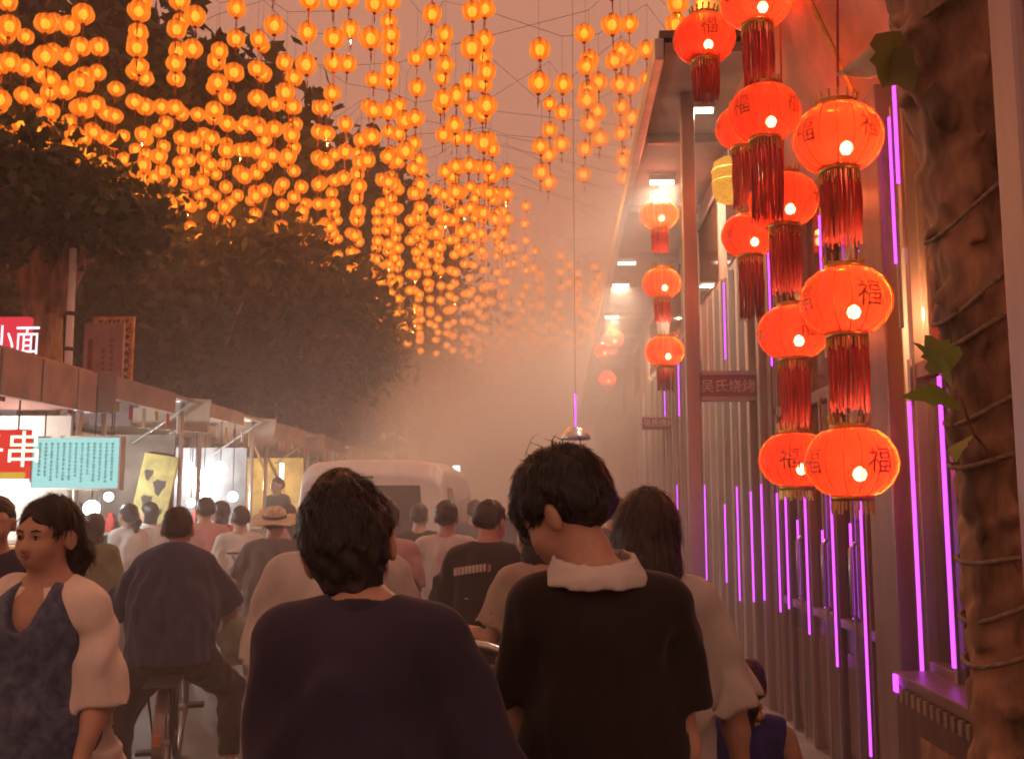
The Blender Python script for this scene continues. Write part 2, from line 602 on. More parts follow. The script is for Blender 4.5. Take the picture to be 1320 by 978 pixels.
# interior of the snack shop: back wall, shelves, hanging warm bulbs
bx('interior_wall', (2.55, 2.2, 0.1), (2.6, 4.55, 3.6), pmat('interior_amber', (0.5, 0.24, 0.08), 0.8), s1)
for i, z in enumerate((1.0, 1.35, 1.7, 2.05)):
    bx('shelf', (2.2, 2.3, z), (2.54, 4.5, z + 0.025), M['slat'], s1)
for (yy, zz) in ((3.95, 3.05), (4.0, 2.85), (4.25, 2.62), (3.5, 2.9), (2.9, 3.0)):
    b = MB(); b.lathe([(0.001, -.045), (.03, -.035), (.045, 0), (.03, .035), (.001, .045)], 12)
    b.build('bulb', M['warm_bulb'], s1, (2.0, yy, zz), smooth=True)
    b = MB(); b.tube([(2.0, yy, zz + .045), (2.0, yy, 3.6)], .004, 5); b.build('cord', M['wire'], s1)
lamp(s1, (1.95, 3.6, 2.6), 50, (1, .58, .28))
bx('ceiling', (XW + .05, 2.2, 3.6), (2.6, 4.55, 3.66), M['soffit'], s1)

# -- sloping fascia above the snack shop
fa = MB()
v = [(XW, 2.0, 3.62), (XW - .35, 2.0, 4.5), (XW - .35, 7.1, 4.5), (XW, 7.1, 3.62), (XW + .2, 2.0, 3.62), (XW + .2, 2.0, 4.5), (XW + .2, 7.1, 4.5), (XW + .2, 7.1, 3.62)]
fa.add(v, [(0, 1, 2, 3), (4, 7, 6, 5), (0, 4, 5, 1), (3, 2, 6, 7), (1, 5, 6, 2), (0, 3, 7, 4)])
fs = fa.build('fascia_board', pmat('fascia_pink', (0.62, 0.2, 0.12), 0.5, 0.25, 1.5, 0.1, 20))
tag(fs, 'sloping salmon pink fascia board above the shop windows beside the tree', 'fascia')
for i in range(6):
    yy = 2.3 + i * .95
    t_ = MB(); t_.add([(XW - .355 + .0, yy, 4.49), (XW - .362, yy + .03, 4.49), (XW - .012, yy + .03, 3.63), (XW - .006, yy, 3.63)], [(0, 1, 2, 3), (3, 2, 1, 0)])
    t_.build('seam', M['gold'], fs)

# -- folding-door restaurant
s2 = thing('folding_door_shop', 'folding door shop front with closely set violet strips beside the column', 'shop')
bx('column', (XW - .1, 4.7, 0.118), (XW + .03, 5.06, 3.6), M['frame'], s2, 0.01)
ys = [5.12, 5.32, 5.88, 6.5, 7.05, 7.32]
for i, y in enumerate(ys):
    mullion(s2, y, 0.06, 3.6, 'frame' if i % 2 else 'frame_dark')
for i in range(len(ys) - 1):
    if ys[i + 1] - ys[i] > .3:
        bay(s2, ys[i], ys[i + 1], 0.95, 2.25, 3.55, 'panel', handle=True)
    else:
        bay(s2, ys[i], ys[i + 1], 0.95, 2.25, 3.55, 'panel')
for y, z0, z1 in ((5.32, .35, 1.62), (5.52, 1.0, 1.5), (5.88, .7, 1.66), (6.1, 1.0, 1.45), (6.5, .8, 1.7), (6.72, 1.0, 1.5), (7.05, .9, 1.7), (7.32, .85, 1.68)):
    led(s2, XW - .058, y, z0, z1, 0.015)
for y, z0, z1 in ((5.15, 2.5, 2.9), (5.9, 2.75, 3.3), (7.35, 2.6, 3.5)):
    led(s2, XW - .058, y, z0, z1, 0.014)
bx('interior_wall', (2.75, 4.7, 0.1), (2.8, 7.35, 3.6), pmat('interior_rose', (0.35, 0.2, 0.2), 0.8), s2)
lamp(s2, (2.2, 6.0, 3.2), 8, (1, .6, .45))

# -- slatted barbecue restaurant
s3 = thing('slatted_restaurant', 'restaurant front of narrow tan vertical slats under the projecting barbecue sign', 'shop')
y = 7.5
ms = []
while y < 11.3:
    ms.append(y); y += 0.21
for i, y in enumerate(ms):
    bx('slat', (XW - (.09 if i % 2 else .05), y, 0.118), (XW + .02, y + (.1 if i % 3 else .13), 3.7), M['slat' if i % 2 else 'frame'], s3, 0.006)
bx('back_board', (XW - .012, 7.36, 0.118), (XW + .014, 11.4, 3.7), M['frame_dark'], s3)
for y, z0, z1 in ((7.66, .9, 1.75), (8.08, .85, 1.7), (8.7, .8, 1.75), (9.35, .9, 1.6), (10.6, .75, 1.8), (11.1, .75, 1.8), (9.1, 2.9, 3.6)):
    led(s3, XW - .1, y, z0, z1, 0.018)
# porch post of the restaurant
pp = MB(); pp.box((1.02, 8.02, 0.118), (1.13, 8.12, 4.96), bev=0.01)
tag(pp.build('porch_post', M['alu']), 'tall pale metal post holding up the eave beside the barbecue sign', 'post')
# projecting sign 吴氏烧烤
sg = thing('projecting_sign', 'dark red projecting box sign with four pale characters 吴氏烧烤', 'sign', (1.36, 7.98, 2.53))
b = MB(); b.box((-.225, 0, -.115), (.25, .09, .115), bev=.006); b.build('sign_box', pmat('sign_red', (.36, .085, .075), .45, .15, 6), sg)
b = MB(); b.box((-.23, -.012, .085), (.255, .1, .118)); b.build('sign_frame', M['alu'], sg)
b = MB(); b.box((-.23, -.012, -.118), (.255, .1, -.085)); b.build('sign_frame', M['alu'], sg)
tv, tf = text_geo('吴氏烧烤', 0.1)
b = MB(); b.add([(x - .02, -.004, z) for x, z in tv], tf); b.build('lettering', pmat('sign_letter', (.85, .72, .64), .5), sg)
b = MB(); b.tube([(-.225, .045, .115), (-.225, .045, .2), (-.29, .045, .24)], .01, 6); b.build('bracket', M['alu'], sg)

# -- further shops in the mist
far_shops = [
    (11.5, 16.5, 'misty shop front with violet strips just past the slatted restaurant', 'frame'),
    (16.6, 24.0, 'misty brown shop front where the second small sign projects', 'slat'),
    (24.1, 36.0, 'far shop front dissolving into mist at the street end', 'frame')]
for (y0, y1, lab, mt) in far_shops:
    s = thing('shop_front', lab, 'shop')
    bx('back_board', (XW - .012, y0, 0.118), (XW + .014, y1, 3.7), M['frame_dark'], s)
    y = y0 + .1; i = 0
    while y < y1 - .1:
        bx('slat', (XW - .08, y, 0.118), (XW + .02, y + .14, 3.65), M['slat' if i % 2 else 'frame'], s, 0.006)
        if i % 3 == 0 and y < 30:
            led(s, XW - .1, y + .2, .8, 1.75 + .1 * (i % 2), 0.022)
        if i % 4 == 2 and 11.9 < y < 15:
            led(s, XW - .1, y + .24, 2.7, 3.5, 0.026)
        y += .42 if y0 < 16 else .6
        i += 1
sg = thing('projecting_sign', 'small faded red projecting sign deep in the mist past the barbecue sign', 'sign', (1.42, 14.0, 2.72))
b = MB(); b.box((-.26, 0, -.09), (.2, .08, .09), bev=.006); b.build('sign_box', pmat('sign_red_far', (.3, .07, .06), .45, .15, 6), sg)
b = MB(); b.box((-.265, -.01, .07), (.205, .09, .095)); b.build('sign_frame', M['alu'], sg)
tv, tf = text_geo('吴氏烧烤', 0.1)
b = MB(); b.add([(x - .03, -.004, z) for x, z in tv], tf); b.build('lettering', bpy.data.materials['sign_letter'], sg)

# -- upper wall and eave running down the street
up = thing('upper_storey', 'tan upper wall with projecting eave over the right hand shops', 'building')
bx('wall', (XW + .01, 7.12, 3.7), (XW + .3, 46, 7.5), M['plaster'], up)
bx('wall', (XW + .22, 1.0, 3.7), (XW + .4, 7.1, 7.0), M['plaster'], up)
bx('soffit', (0.82, 7.3, 4.98), (XW + .008, 46, 5.06), M['soffit'], up)
bx('gutter', (0.74, 7.3, 4.93), (0.815, 46, 5.1), M['alu'], up, .01)
bx('eave_roof', (0.78, 7.3, 5.102), (XW + .008, 46, 5.16), M['frame_dark'], up)
for i in range(16):
    y = 9.0 + i * 2.2
    bx('rafter', (0.84, y, 4.9), (XW + .006, y + .07, 4.978), M['frame'], up)
for i, y in enumerate((8.2, 10.05, 13.2, 16.4, 20, 24)):
    bx('upper_window', (XW - .004, y, 3.85), (XW + .012, y + 1.3, 4.7), M['glass'], up)
    bx('window_frame', (XW - .02, y - .05, 4.7), (XW + .012, y + 1.35, 4.76), M['frame'], up)
# ceiling tubes under the eave
for k, (u, v_, y) in enumerate(((900, 127, 8.2), (853, 220, 10.1), (797, 371, 15.0), (790, 342, 13.6), (788, 400, 17.6), (783, 420, 20.5))):
    p = W(u, v_, y)
    p.x = max(p.x, .95)
    t_ = thing('tube_lamp', ['short white tube lamp under eave beside the yellow basket lamp', 'white tube lamp under eave above the triple red lanterns'][k] if k < 2 else 'small white tube lamp under the eave fading into mist',
               'lamp', (p.x, p.y, 4.88), group=None if k < 2 else 'far tube lamps')
    b = MB(); b.box((-.14, -.03, .02), (.14, .03, .075), bev=.006); b.build('housing', M['alu'], t_)
    b = MB(); b.tube([(-.12, 0, 0), (.12, 0, 0)], .022, 10); b.build('tube', M['tube'], t_, smooth=True)
    if k in (0, 1, 2, 4):
        al = bpy.data.lights.new('tube_light', 'AREA'); al.energy = 34 if k < 2 else 34; al.color = (1, .74, .52); al.shape = 'RECTANGLE'; al.size = .24; al.size_y = .05
        link('tube_light', al, t_, (0, 0, -.03))
# yellow wicker basket lamp at the upper storey
bl = thing('basket_lamp', 'glowing yellow woven basket lamp hanging behind the red lanterns', 'lamp', tuple(W(940, 232, 8.6)))
prof = [(.06, .2), (.13, .16), (.15, .05), (.15, -.08), (.12, -.18), (.05, -.21)]
m_, t_, o_ = new_mat('woven_lamp')
e_ = t_.nodes.new('ShaderNodeEmission'); e_.inputs[1].default_value = .75
w_ = t_.nodes.new('ShaderNodeTexBrick'); w_.inputs['Scale'].default_value = 22
w_.inputs['Color1'].default_value = (1, .42, .05, 1); w_.inputs['Color2'].default_value = (.75, .27, .03, 1); w_.inputs['Mortar'].default_value = (.25, .1, .02, 1)
tc_ = t_.nodes.new('ShaderNodeTexCoord'); mp_ = t_.nodes.new('ShaderNodeMapping'); mp_.inputs['Rotation'].default_value = (R(90), 0, 0)
t_.links.new(tc_.outputs['Object'], mp_.inputs[0]); t_.links.new(mp_.outputs[0], w_.inputs[0]); t_.links.new(w_.outputs[0], e_.inputs[0]); t_.links.new(e_.outputs[0], o_.inputs[0])
b = MB(); b.lathe(prof, 20); b.build('shade', m_, bl, smooth=True)
b = MB(); b.tube([(0, 0, .2), (0, 0, 4.97 - bl.location.z)], .006, 6); b.build('cord', M['wire'], bl)
for k in range(3):
    b = MB(); b.lathe([(.152 - .02 * k * k / 4, .01), (.158 - .02 * k * k / 4, 0), (.152 - .02 * k * k / 4, -.01)], 20, c=(0, 0, .08 - .1 * k)); b.build('hoop', M['gold'], bl)

# beige pennant corner above the big lantern
pn = MB()
a0 = W(1075, 98, 4.3); a1 = W(1168, 92, 4.0); a2 = W(1165, 22, 4.0)
n_ = 6
pts = []
for i in range(n_ + 1):
    for j in range(n_ + 1 - i):
        u_, w_ = i / n_, j / n_
        p = a0 * (1 - u_ - w_) + a1 * u_ + a2 * w_
        p = p + Vector((.0, .03 * math.sin(5 * u_ + 3 * w_), .012 * math.sin(9 * u_)))
        pts.append(p)
ix = {}
c_ = 0
for i in range(n_ + 1):
    for j in range(n_ + 1 - i):
        ix[i, j] = c_; c_ += 1
fc = []
for i in range(n_):
    for j in range(n_ - i):
        fc.append((ix[i, j], ix[i + 1, j], ix[i, j + 1]))
        if (i + 1, j + 1) in ix: fc.append((ix[i + 1, j], ix[i + 1, j + 1], ix[i, j + 1]))
pn.add(pts, fc)
po = pn.build('awning_corner', pmat('beige_cloth', (.6, .45, .3), .8, .15, 8), smooth=True)
sm = po.modifiers.new('thick', 'SOLIDIFY'); sm.thickness = .012
tag(po, 'small beige cloth awning corner hanging above the biggest bright red lantern', 'awning')

# ------------------------------------------------------------------ roped tree trunk and post on the right
tr = thing('street_tree', 'brown tree trunk wound with pale rope beside the shop window', 'tree', (1.36, 3.0, 0.1))
path = [(W(1325, 1100, 3.0), .135), (W(1312, 900, 3.0), .12), (W(1296, 760, 3.0), .108), (W(1282, 560, 3.0), .112), (W(1266, 400, 3.0), .118),
        (W(1256, 260, 3.0), .125), (W(1236, 130, 3.0), .14), (W(1222, 0, 3.0), .165), (W(1214, -120, 3.0), .18), (W(1190, -320, 3.05), .17), (W(1120, -640, 3.2), .12)]
S_ = SDF(.012)
base = Vector(tr.location)
prevp, prevr = Vector((1.4, 3.0, .1)), .17
for p, r in path:
    S_.rc(prevp - base, p - base, prevr, r, .04)
    prevp, prevr = p, r
k1 = W(1212, 150, 2.9) - base
S_.el(W(1218, 150, 2.88) - base, (.04, .03, .05), k=.03)
S_.el(W(1180, 60, 2.95) - base, (.05, .05, .12), k=.06)
S_.rc(W(1222, -120, 3.0) - base, W(1330, -500, 2.7) - base, .1, .07, .05)
S_.folds(.014, .09, 5, .25)
link('trunk', S_.mesh('trunk', M['bark']), tr)


def trunk_at(v):
    for i in range(len(path) - 1):
        z0, z1 = path[i][0].z, path[i + 1][0].z
        if z0 <= v <= z1:
            t = (v - z0) / (z1 - z0)
            return path[i][0].lerp(path[i + 1][0], t), path[i][1] + (path[i + 1][1] - path[i][1]) * t
    return path[-1]


for (v_, tl) in ((18, .10), (262, .13), (372, .12), (420, .08), (520, .07), (590, .03), (718, .01), (778, .05), (838, .04)):
    z = W(1280, v_, 3.0).z
    p, r = trunk_at(z)
    pts = []
    for k in range(25):
        a = 2 * math.pi * k / 24
        pts.append((p.x + (r + .016) * math.cos(a), p.y + (r + .016) * math.sin(a), z + tl * .9 * math.cos(a) + .006 * math.sin(3 * a)))
    b = MB(); b.tube([Vector(q) - base for q in pts], .0075, 6, caps=False); b.build('rope', M['rope'], tr, smooth=True)


def leaf_poly(L, Wd):
    """broad pointed leaf with lobed rim, folded along the midrib"""
    rim = [(0, 0), (.22, .1), (.42, .22), (.46, .42), (.3, .5), (.38, .66), (.2, .72), (.12, .88), (0, 1.0)]
    v, f = [], []
    for x, y in rim:
        v.append((0, y * L, -.25 * L * y * y))
    for sgn in (-1, 1):
        o = len(v)
        for x, y in rim:
            v.append((sgn * x * Wd, y * L, .22 * x * Wd - .25 * L * y * y - .1 * L * x))
        for i in range(len(rim) - 1):
            q = (i, o + i, o + i + 1, i + 1)
            f.append(q if sgn > 0 else q[::-1])
    return v, f


lv, lf = leaf_poly(1, 1)
for (u, v_, y, L, rot) in ((1228, 500, 2.82, .17, (R(70), R(15), R(70))), (1236, 520, 2.8, .16, (R(20), R(-35), R(95))), (1226, 478, 2.84, .12, (R(100), R(30), R(150))),
                           (1245, 565, 2.85, .1, (R(-30), R(20), R(120))), (1160, 40, 2.9, .17, (R(-60), R(10), R(30))), (1150, 62, 2.92, .15, (R(-75), R(-20), R(-20)))):
    b = MB(); b.add([Vector(q) * L for q in lv], lf)
    o = b.build('leaf', M['leaf_fresh'] if v_ > 100 else M['leaf_olive'], tr, W(u, v_, y) - base, rot, smooth=True)
b = MB(); b.tube([W(1290, 600, 2.9) - base, W(1256, 560, 2.83) - base, W(1246, 535, 2.81) - base, W(1238, 510, 2.82) - base], .004, 6); b.build('twig', M['bark'], tr)

po = MB(); p0 = W(1300, 489, 2.34)
po.box((p0.x, 2.2, 0.118), (p0.x + .16, 2.34, 4.2), bev=.018)
po = po.build('steel_post', pmat('mauve_post', (.46, .3, .31), .45, .1, 3, stretch=(1, 1, .2)))
tag(po, 'smooth mauve grey square post standing in front of the roped trunk', 'post')
bx('base_plate', (p0.x - .05, 2.16, .118), (p0.x + .21, 2.38, .13), M['steel'], po)

# ------------------------------------------------------------------ food stalls on the left
SX = -4.3
pinkawn = pmat('awning_dusty_pink', (.42, .22, .18), .75, .15, 3, .15, 30)
brownawn = pmat('awning_brown', (.3, .17, .14), .75, .15, 3, .15, 30)
tanawn = pmat('awning_tan', (.42, .31, .22), .75, .15, 3, .15, 30)
wallm = pmat('stall_white', (.62, .6, .56), .6, .1, 3)
yellowm = pmat('stall_yellow', (.6, .42, .12), .6, .2, 4)
browns = pmat('stall_brown', (.2, .13, .09), .7, .25, 3)
greys = pmat('stall_grey', (.22, .2, .19), .7, .25, 3)
cardm = pmat('price_card', (.7, .66, .6), .7, .1, 9)
darkm = pmat('stall_dark', (.09, .07, .065), .6, .2, 4)
stall_spec = [
    # y0, y1, awning, label, lamp watts, lamp colour
    (6.6, 9.0, pinkawn, 'food stall with deep dusty pink awning box and glowing red and cyan signs', 80, (1, .93, .85)),
    (9.4, 11.5, brownawn, 'food stall with brown flap awning below the pink banner board', 55, (.8, .95, 1)),
    (12.0, 14.2, tanawn, 'food stall with tan flap awning and dazzling white bulbs', 110, (.9, .96, 1)),
    (14.8, 17.4, tanawn, 'food stall with yellow lined interior and lit vertical tube', 60, (1, .8, .5)),
    (18.0, 21.0, brownawn, 'food stall roofed with brown sheet beyond the yellow one', 60, (1, .75, .5)),
    (21.6, 25.0, brownawn, 'farthest food stall roof fading in haze behind the van', 60, (1, .75, .5))]
for k, (y0, y1, am, lab, watts, lc) in enumerate(stall_spec):
    st = thing('food_stall', lab, 'stall', (SX, y0, 0.1))
    L = y1 - y0
    bx('roof', (-3.0, -.02, 2.66), (.02, L, 2.72), M['frame_dark'] if k else am, st, .01)
    # valance boards, the one facing up the street and the one along the kerb
    if k == 0:
        bx('valance', (-.02, -.05, 2.33), (.06, L + .03, 2.7), am, st, .012)
        bx('valance', (-2.6, L - .0, 2.36), (-.03, L + .05, 2.7), am, st, .012)
        bx('valance', (-2.6, -.05, 2.36), (-.03, -.01, 2.7), am, st, .012)
        for q in range(4):
            bx('valance_rib', (.061, .2 + q * .62, 2.34), (.072, .23 + q * .62, 2.69), M['frame'], st)
    else:
        # hinged awning flap sloping out over the kerb
        b = MB()
        zz = 2.74
        b.box((-.78, -.1, 0), (0.1, -.062, .4), bev=.008, mat=Matrix.Translation((0, 0, 2.36)) @ Matrix.Rotation(R(4), 4, 'Y'))
        b.build('valance', am, st)
        bx('skirt', (.102, -.06, 2.44 + .05 * (k % 3)), (.118, L * (.55 + .12 * (k % 2)), 2.71), am, st, .004)
        b = MB()
        b.add([(-.65, -.06, 2.78), (.1, -.06, 2.7), (.1, L, 2.7), (-.65, L, 2.78), (-.65, -.06, 2.74), (.1, -.06, 2.66), (.1, L, 2.66), (-.65, L, 2.74)],
              [(0, 1, 2, 3), (7, 6, 5, 4), (0, 4, 5, 1), (1, 5, 6, 2), (2, 6, 7, 3), (3, 7, 4, 0)])
        b.build('awning', am, st)
        b = MB(); b.tube([(.1, -.05, 2.68), (-.6, -.05, 2.2)], .014, 6); b.build('strut', M['alu'], st)
        b = MB(); b.tube([(.1, L - .1, 2.68), (-.6, L - .1, 2.2)], .014, 6); b.build('strut', M['alu'], st)
    for (px, py) in ((-.05, .05), (-.05, L - .05), (-2.9, .05), (-2.9, L - .05)):
        b = MB(); b.tube([(px, py, .0), (px, py, 2.66)], .028, 8); b.build('post', M['alu'], st, smooth=True)
    bx('counter', (-.75, .12, .0), (-.1, L - .12, .88), wallm if k in (0, 2) else yellowm if k == 3 else darkm, st, .01)
    bx('counter_top', (-.8, .1, .881), (-.05, L - .1, .92), M['steel'], st, .006)
    bx('back_wall', (-3.0, .06, .0), (-2.95, L - .06, 2.6), wallm if k in (0, 2) else yellowm, st)
    bx('side_wall', (-2.95, L - .06, .0), (-.12, L - .02, 2.3), [wallm, browns, greys, yellowm, darkm, darkm][k], st)
    for q in range(6):
        hh = .1 + .05 * ((q * 7) % 3)
        bx('price_card', (-.04, .25 + q * L / 6.5, 2.5 - hh), (-.034, .25 + q * L / 6.5 + .09, 2.5), [cardm, yellowm, M['red_fringe']][(q + k) % 3], st)
    for q in range(3):
        bx('shelf', (-2.6 + q * .8, L - .24, 1.1 + .28 * q % .5), (-1.95 + q * .8, L - .062, 1.13 + .28 * q % .5), M['slat'], st)
        b = MB(); b.lathe([(.05, 0), (.06, .04), (.06, .14), (.035, .18), (.035, .22), (.001, .221)], 10, c=(-2.4 + q * .8, L - .15, 1.131 + .28 * q % .5)); b.build('jar', [M['gold'], wallm, M['red_fringe']][q], st, smooth=True)
    # stacked goods on the counter are things of their own, further down
    for q in range(3 if k in (0, 2) else 1):
        yy = L * (q + .6) / (3.2 if k in (0, 2) else 1.3)
        b = MB(); b.lathe([(.001, -.06), (.035, -.05), (.055, -.01), (.045, .035), (.02, .06), (.018, .09)], 12)
        b.build('bulb', M['cool_bulb'] if k in (0, 1, 2) else M['warm_bulb'], st, (-.8, yy, 2.0), smooth=True)
        b = MB(); b.tube([(-.8, yy, 2.08), (-.8, yy, 2.66)], .005, 5); b.build('cord', M['wire'], st)
        lamp(st, (-.8, yy, 1.86), watts / (3 if k in (0, 2) else 1), lc, .05)
# white bulb lanterns that dazzle in the third stall
for (u, v_, y, r) in ((252, 612, 12.6, .12), (284, 604, 12.9, .12), (262, 640, 12.7, .09), (300, 640, 13.3, .09), (246, 648, 12.4, .07), (118, 655, 9.2, .10), (140, 640, 9.6, .06)):
    r *= .75
    p = W(u, v_, y)
    t_ = thing('globe_lamp', 'dazzling white globe lamp hanging in the bright stall', 'lamp', tuple(p), group='dazzling white globe lamps')
    b = MB(); b.lathe([(.001, -1), (.5, -.86), (.87, -.5), (1, 0), (.87, .5), (.5, .86), (.2, .98)], 16)
    b.v = [(x * r, y_ * r, z_ * r) for x, y_, z_ in b.v]
    b.build('globe', M['cool_bulb'], t_, smooth=True)
    b = MB(); b.tube([(0, 0, r * .95), (0, 0, max(.2, 2.7 - p.z))], .006, 6); b.build('cord', M['wire'], t_)
# tall bright tube in the yellow stall
p = W(363, 612, 15.4)
t_ = thing('tube_lamp', 'upright warm white tube lamp inside the yellow stall', 'lamp', tuple(p))
b = MB(); b.tube([(0, 0, -.18), (0, 0, .18)], .03, 10); b.build('tube', M['tube'], t_, smooth=True)
b = MB(); b.box((-.03, .032, -.2), (.03, .06, .2), bev=.005); b.build('housing', M['alu'], t_)


# signs
def sign(name, label, u0, v0, u1, v1, y, face, thick=.08, cat='sign'):
    a, c = W(u0, v1, y), W(u1, v0, y)
    t = thing(name, label, cat, ((a.x + c.x) / 2, y, (a.z + c.z) / 2))
    w, h = c.x - a.x, c.z - a.z
    b = MB(); b.box((-w / 2, 0, -h / 2), (w / 2, thick, h / 2), bev=.008); b.build('panel', face, t)
    return t, w, h


def flat_text(parent, body, size, mat, x=0, z=0, yo=-.004, name='lettering', sx=1.0):
    tv, tf = text_geo(body, size)
    b = MB(); b.add([(x + a * sx, yo, z + c) for a, c in tv], tf)
    return b.build(name, mat, parent)


red_glow = emat('sign_red_glow', (1.0, .05, .08), .5)
white_glow = emat('sign_white_glow', (1.0, .7, .8), 1.3)
pinkish = emat('sign_pink_glow', (1.0, .3, .4), .9)
t, w, h = sign('noodle_sign', 'glowing red noodle shop sign with white lettering above the pink awning', -42, 408, 38, 476, 8.6, red_glow)
flat_text(t, '味小面', h * .56, white_glow, .03, .06 * h, sx=.82)
b = MB(); b.box((-w / 2, -.004, -h / 2), (w / 2, -.002, -h * .36)); b.build('stripe', pinkish, t)
b = MB(); b.box((-w / 2 - .01, -.01, -h / 2 - .012), (w / 2 + .01, .09, -h / 2)); b.build('sign_frame', M['frame'], t)
t, w, h = sign('skewer_sign', 'glowing red skewer sign with big cream characters under the pink awning', -45, 553, 36, 617, 8.2, emat('sign_red2', (1.0, .035, .02), .5))
flat_text(t, '子串', h * .72, emat('sign_cream', (1, .85, .55), 1.6), .06, .1 * h)
b = MB(); b.box((-w / 2, -.005, -h / 2), (w / 2, -.002, -h * .37)); b.build('stripe', emat('sign_yellow', (.9, .55, .05), .5), t)
b = MB(); b.tube([(-w * .2, .04, h / 2), (-w * .2, .04, h / 2 + .4)], .008, 6); b.build('hanger', M['wire'], t)
b = MB(); b.tube([(w * .3, .04, h / 2), (w * .3, .04, h / 2 + .4)], .008, 6); b.build('hanger', M['wire'], t)
t, w, h = sign('menu_lightbox', 'pale cyan backlit menu board with columns of tiny teal writing', 40, 564, 155, 629, 8.4, emat('menu_cyan', (.42, .85, .82), .62))
tl = pmat('menu_ink', (.05, .35, .36), .6)
r2 = random.Random(3)
for q in range(13):
    x = -w / 2 + .06 + q * (w - .12) / 12
    z = h * .4
    b = MB()
    zend = -h * (.2 + .2 * r2.random())
    while z > zend:
        s_ = .016 + .012 * r2.random()
        for e in range(3):
            ww = .008 + .008 * r2.random()
            b.box((x - ww, -.004, z - .004 - e * s_ / 3), (x + ww, -.002, z - e * s_ / 3))
        b.box((x - .002, -.0045, z - s_), (x + .002, -.0025, z))
        z -= s_ * 1.35
    b.build('writing', tl, t)['kind'] = 'stuff'
for xx in (-w * .4, w * .4):
    b = MB(); b.tube([(xx, .04, h / 2), (xx, .04, h / 2 + .22)], .006, 6); b.build('hanger', M['wire'], t)
b = MB()
for (lo, hi) in (((-w / 2 - .015, -.012, h / 2), (w / 2 + .015, .085, h / 2 + .015)), ((-w / 2 - .015, -.012, -h / 2 - .015), (w / 2 + .015, .085, -h / 2)),
                 ((-w / 2 - .015, -.012, -h / 2), (-w / 2, .085, h / 2)), ((w / 2, -.012, -h / 2), (w / 2 + .015, .085, h / 2))):
    b.box(lo, hi)
b.build('sign_frame', M['alu'], t)
# banner board with fretwork frame
t, w, h = sign('banner_board', 'dull pink banner board with dark red writing before an orange fretwork frame', 104, 416, 160, 513, 11.0, pmat('banner_pink', (.5, .26, .25), .7, .1, 4), .05)
ink = pmat('banner_ink', (.3, .05, .06), .7)
b = MB(); b.box((-w * .38, -.004, -h * .3), (-w * .26, -.002, h * .28)); b.build('bar', ink, t)
for cx, zt, zb in ((.02, .15, -.42), (.22, .3, -.28)):
    b = MB(); z = h * zt
    while z > h * zb:
        for e in range(3):
            b.box((w * (cx - .05), -.004, z - .012 - e * .016), (w * (cx + .05), -.002, z - .004 - e * .016))
        b.box((w * cx - .004, -.0045, z - .045), (w * cx + .004, -.0025, z))
        z -= .07
    b.build('writing', ink, t)['kind'] = 'stuff'
fr = thing('fretwork_frame', 'orange lit fretwork frame standing behind the pink banner board', 'frame', tuple(W(144, 461, 11.2)))
fm = pmat('fret_orange', (.75, .3, .06), .5, .2, 8)
a, c = W(114, 514, 11.2), W(172, 407, 11.2)
fw, fh = (c.x - a.x) / 2, (c.z - a.z) / 2
for (lo, hi) in (((-fw, 0, fh - .03), (fw, .04, fh)), ((-fw, 0, -fh), (fw, .04, -fh + .03)), ((-fw, 0, -fh + .03), (-fw + .03, .04, fh - .03)), ((fw - .03, 0, -fh + .03), (fw, .04, fh - .03)),
                 ((-fw + .03, 0, fh - .19), (fw - .1, .035, fh - .17)), ((fw - .15, 0, -fh + .03), (fw - .13, .035, fh - .19))):
    bx('frame_bar', lo, hi, fm, fr)
for i in range(9):
    z = fh - .05 - i * .095
    b = MB(); b.tube([(fw - .13, .02, z), (fw - .03, .02, z - .08)], .011, 5); b.tube([(fw - .03, .02, z), (fw - .13, .02, z - .08)], .011, 5); b.build('fret', fm, fr)
for i in range(4):
    x = fw - .05 - i * .1
    b = MB(); b.tube([(x, .02, fh - .03), (x - .08, .02, fh - .17)], .011, 5); b.tube([(x - .08, .02, fh - .03), (x, .02, fh - .17)], .011, 5); b.build('fret', fm, fr)
b = MB(); b.box((-fw, .045, -fh - .3), (fw, .06, -fh + .02)); b.build('support', M['frame_dark'], fr)
# white pole
p = W(87, 490, 9.5)
b = MB(); b.tube([(0, 0, 0), (0, 0, 2.8), (-.012, 0, 4.0)], [.042, .038, .034], 10)
wp = b.build('white_pole', M['white_paint'], None, (p.x, 9.5, .1), smooth=True)
tag(wp, 'thin white pole with dark clamps rising behind the pink awning', 'pole')
for z in (3.35, 3.0):
    b = MB(); b.lathe([(.036, -.02), (.052, -.015), (.052, .015), (.036, .02)], 10, c=(-.005, 0, z)); b.build('clamp', M['wire'], wp)
# red shop boards in the far left
t, w, h = sign('red_board', 'upright red board standing above the far stall roofs', 326, 502, 357, 560, 19.5, pmat('board_red', (.5, .05, .04), .6, .2, 5), .06)
flat_text(t, '福', w * .7, pmat('board_gold', (.7, .4, .1), .5), 0, 0)
b = MB(); b.tube([(0, .1, -h / 2 - .6), (0, .1, h / 2)], .03, 6); b.build('post', M['frame'], t)
t, w, h = sign('red_board', 'low red board with yellow edging beside the upright red one', 285, 538, 325, 560, 19.7, bpy.data.materials['board_red'], .06)
b = MB(); b.box((-w / 2, -.01, h / 2 - .02), (w / 2, .07, h / 2 + .012)); b.build('edging', M['gold'], t)
for i in range(4):
    b = MB(); b.tube([(-w / 2 + .08 + i * .15, .03, h / 2), (-w / 2 + .08 + i * .15, .03, h / 2 + .25 + .08 * (i % 2))], .02, 6); b.build('finial', M['gold'], t)
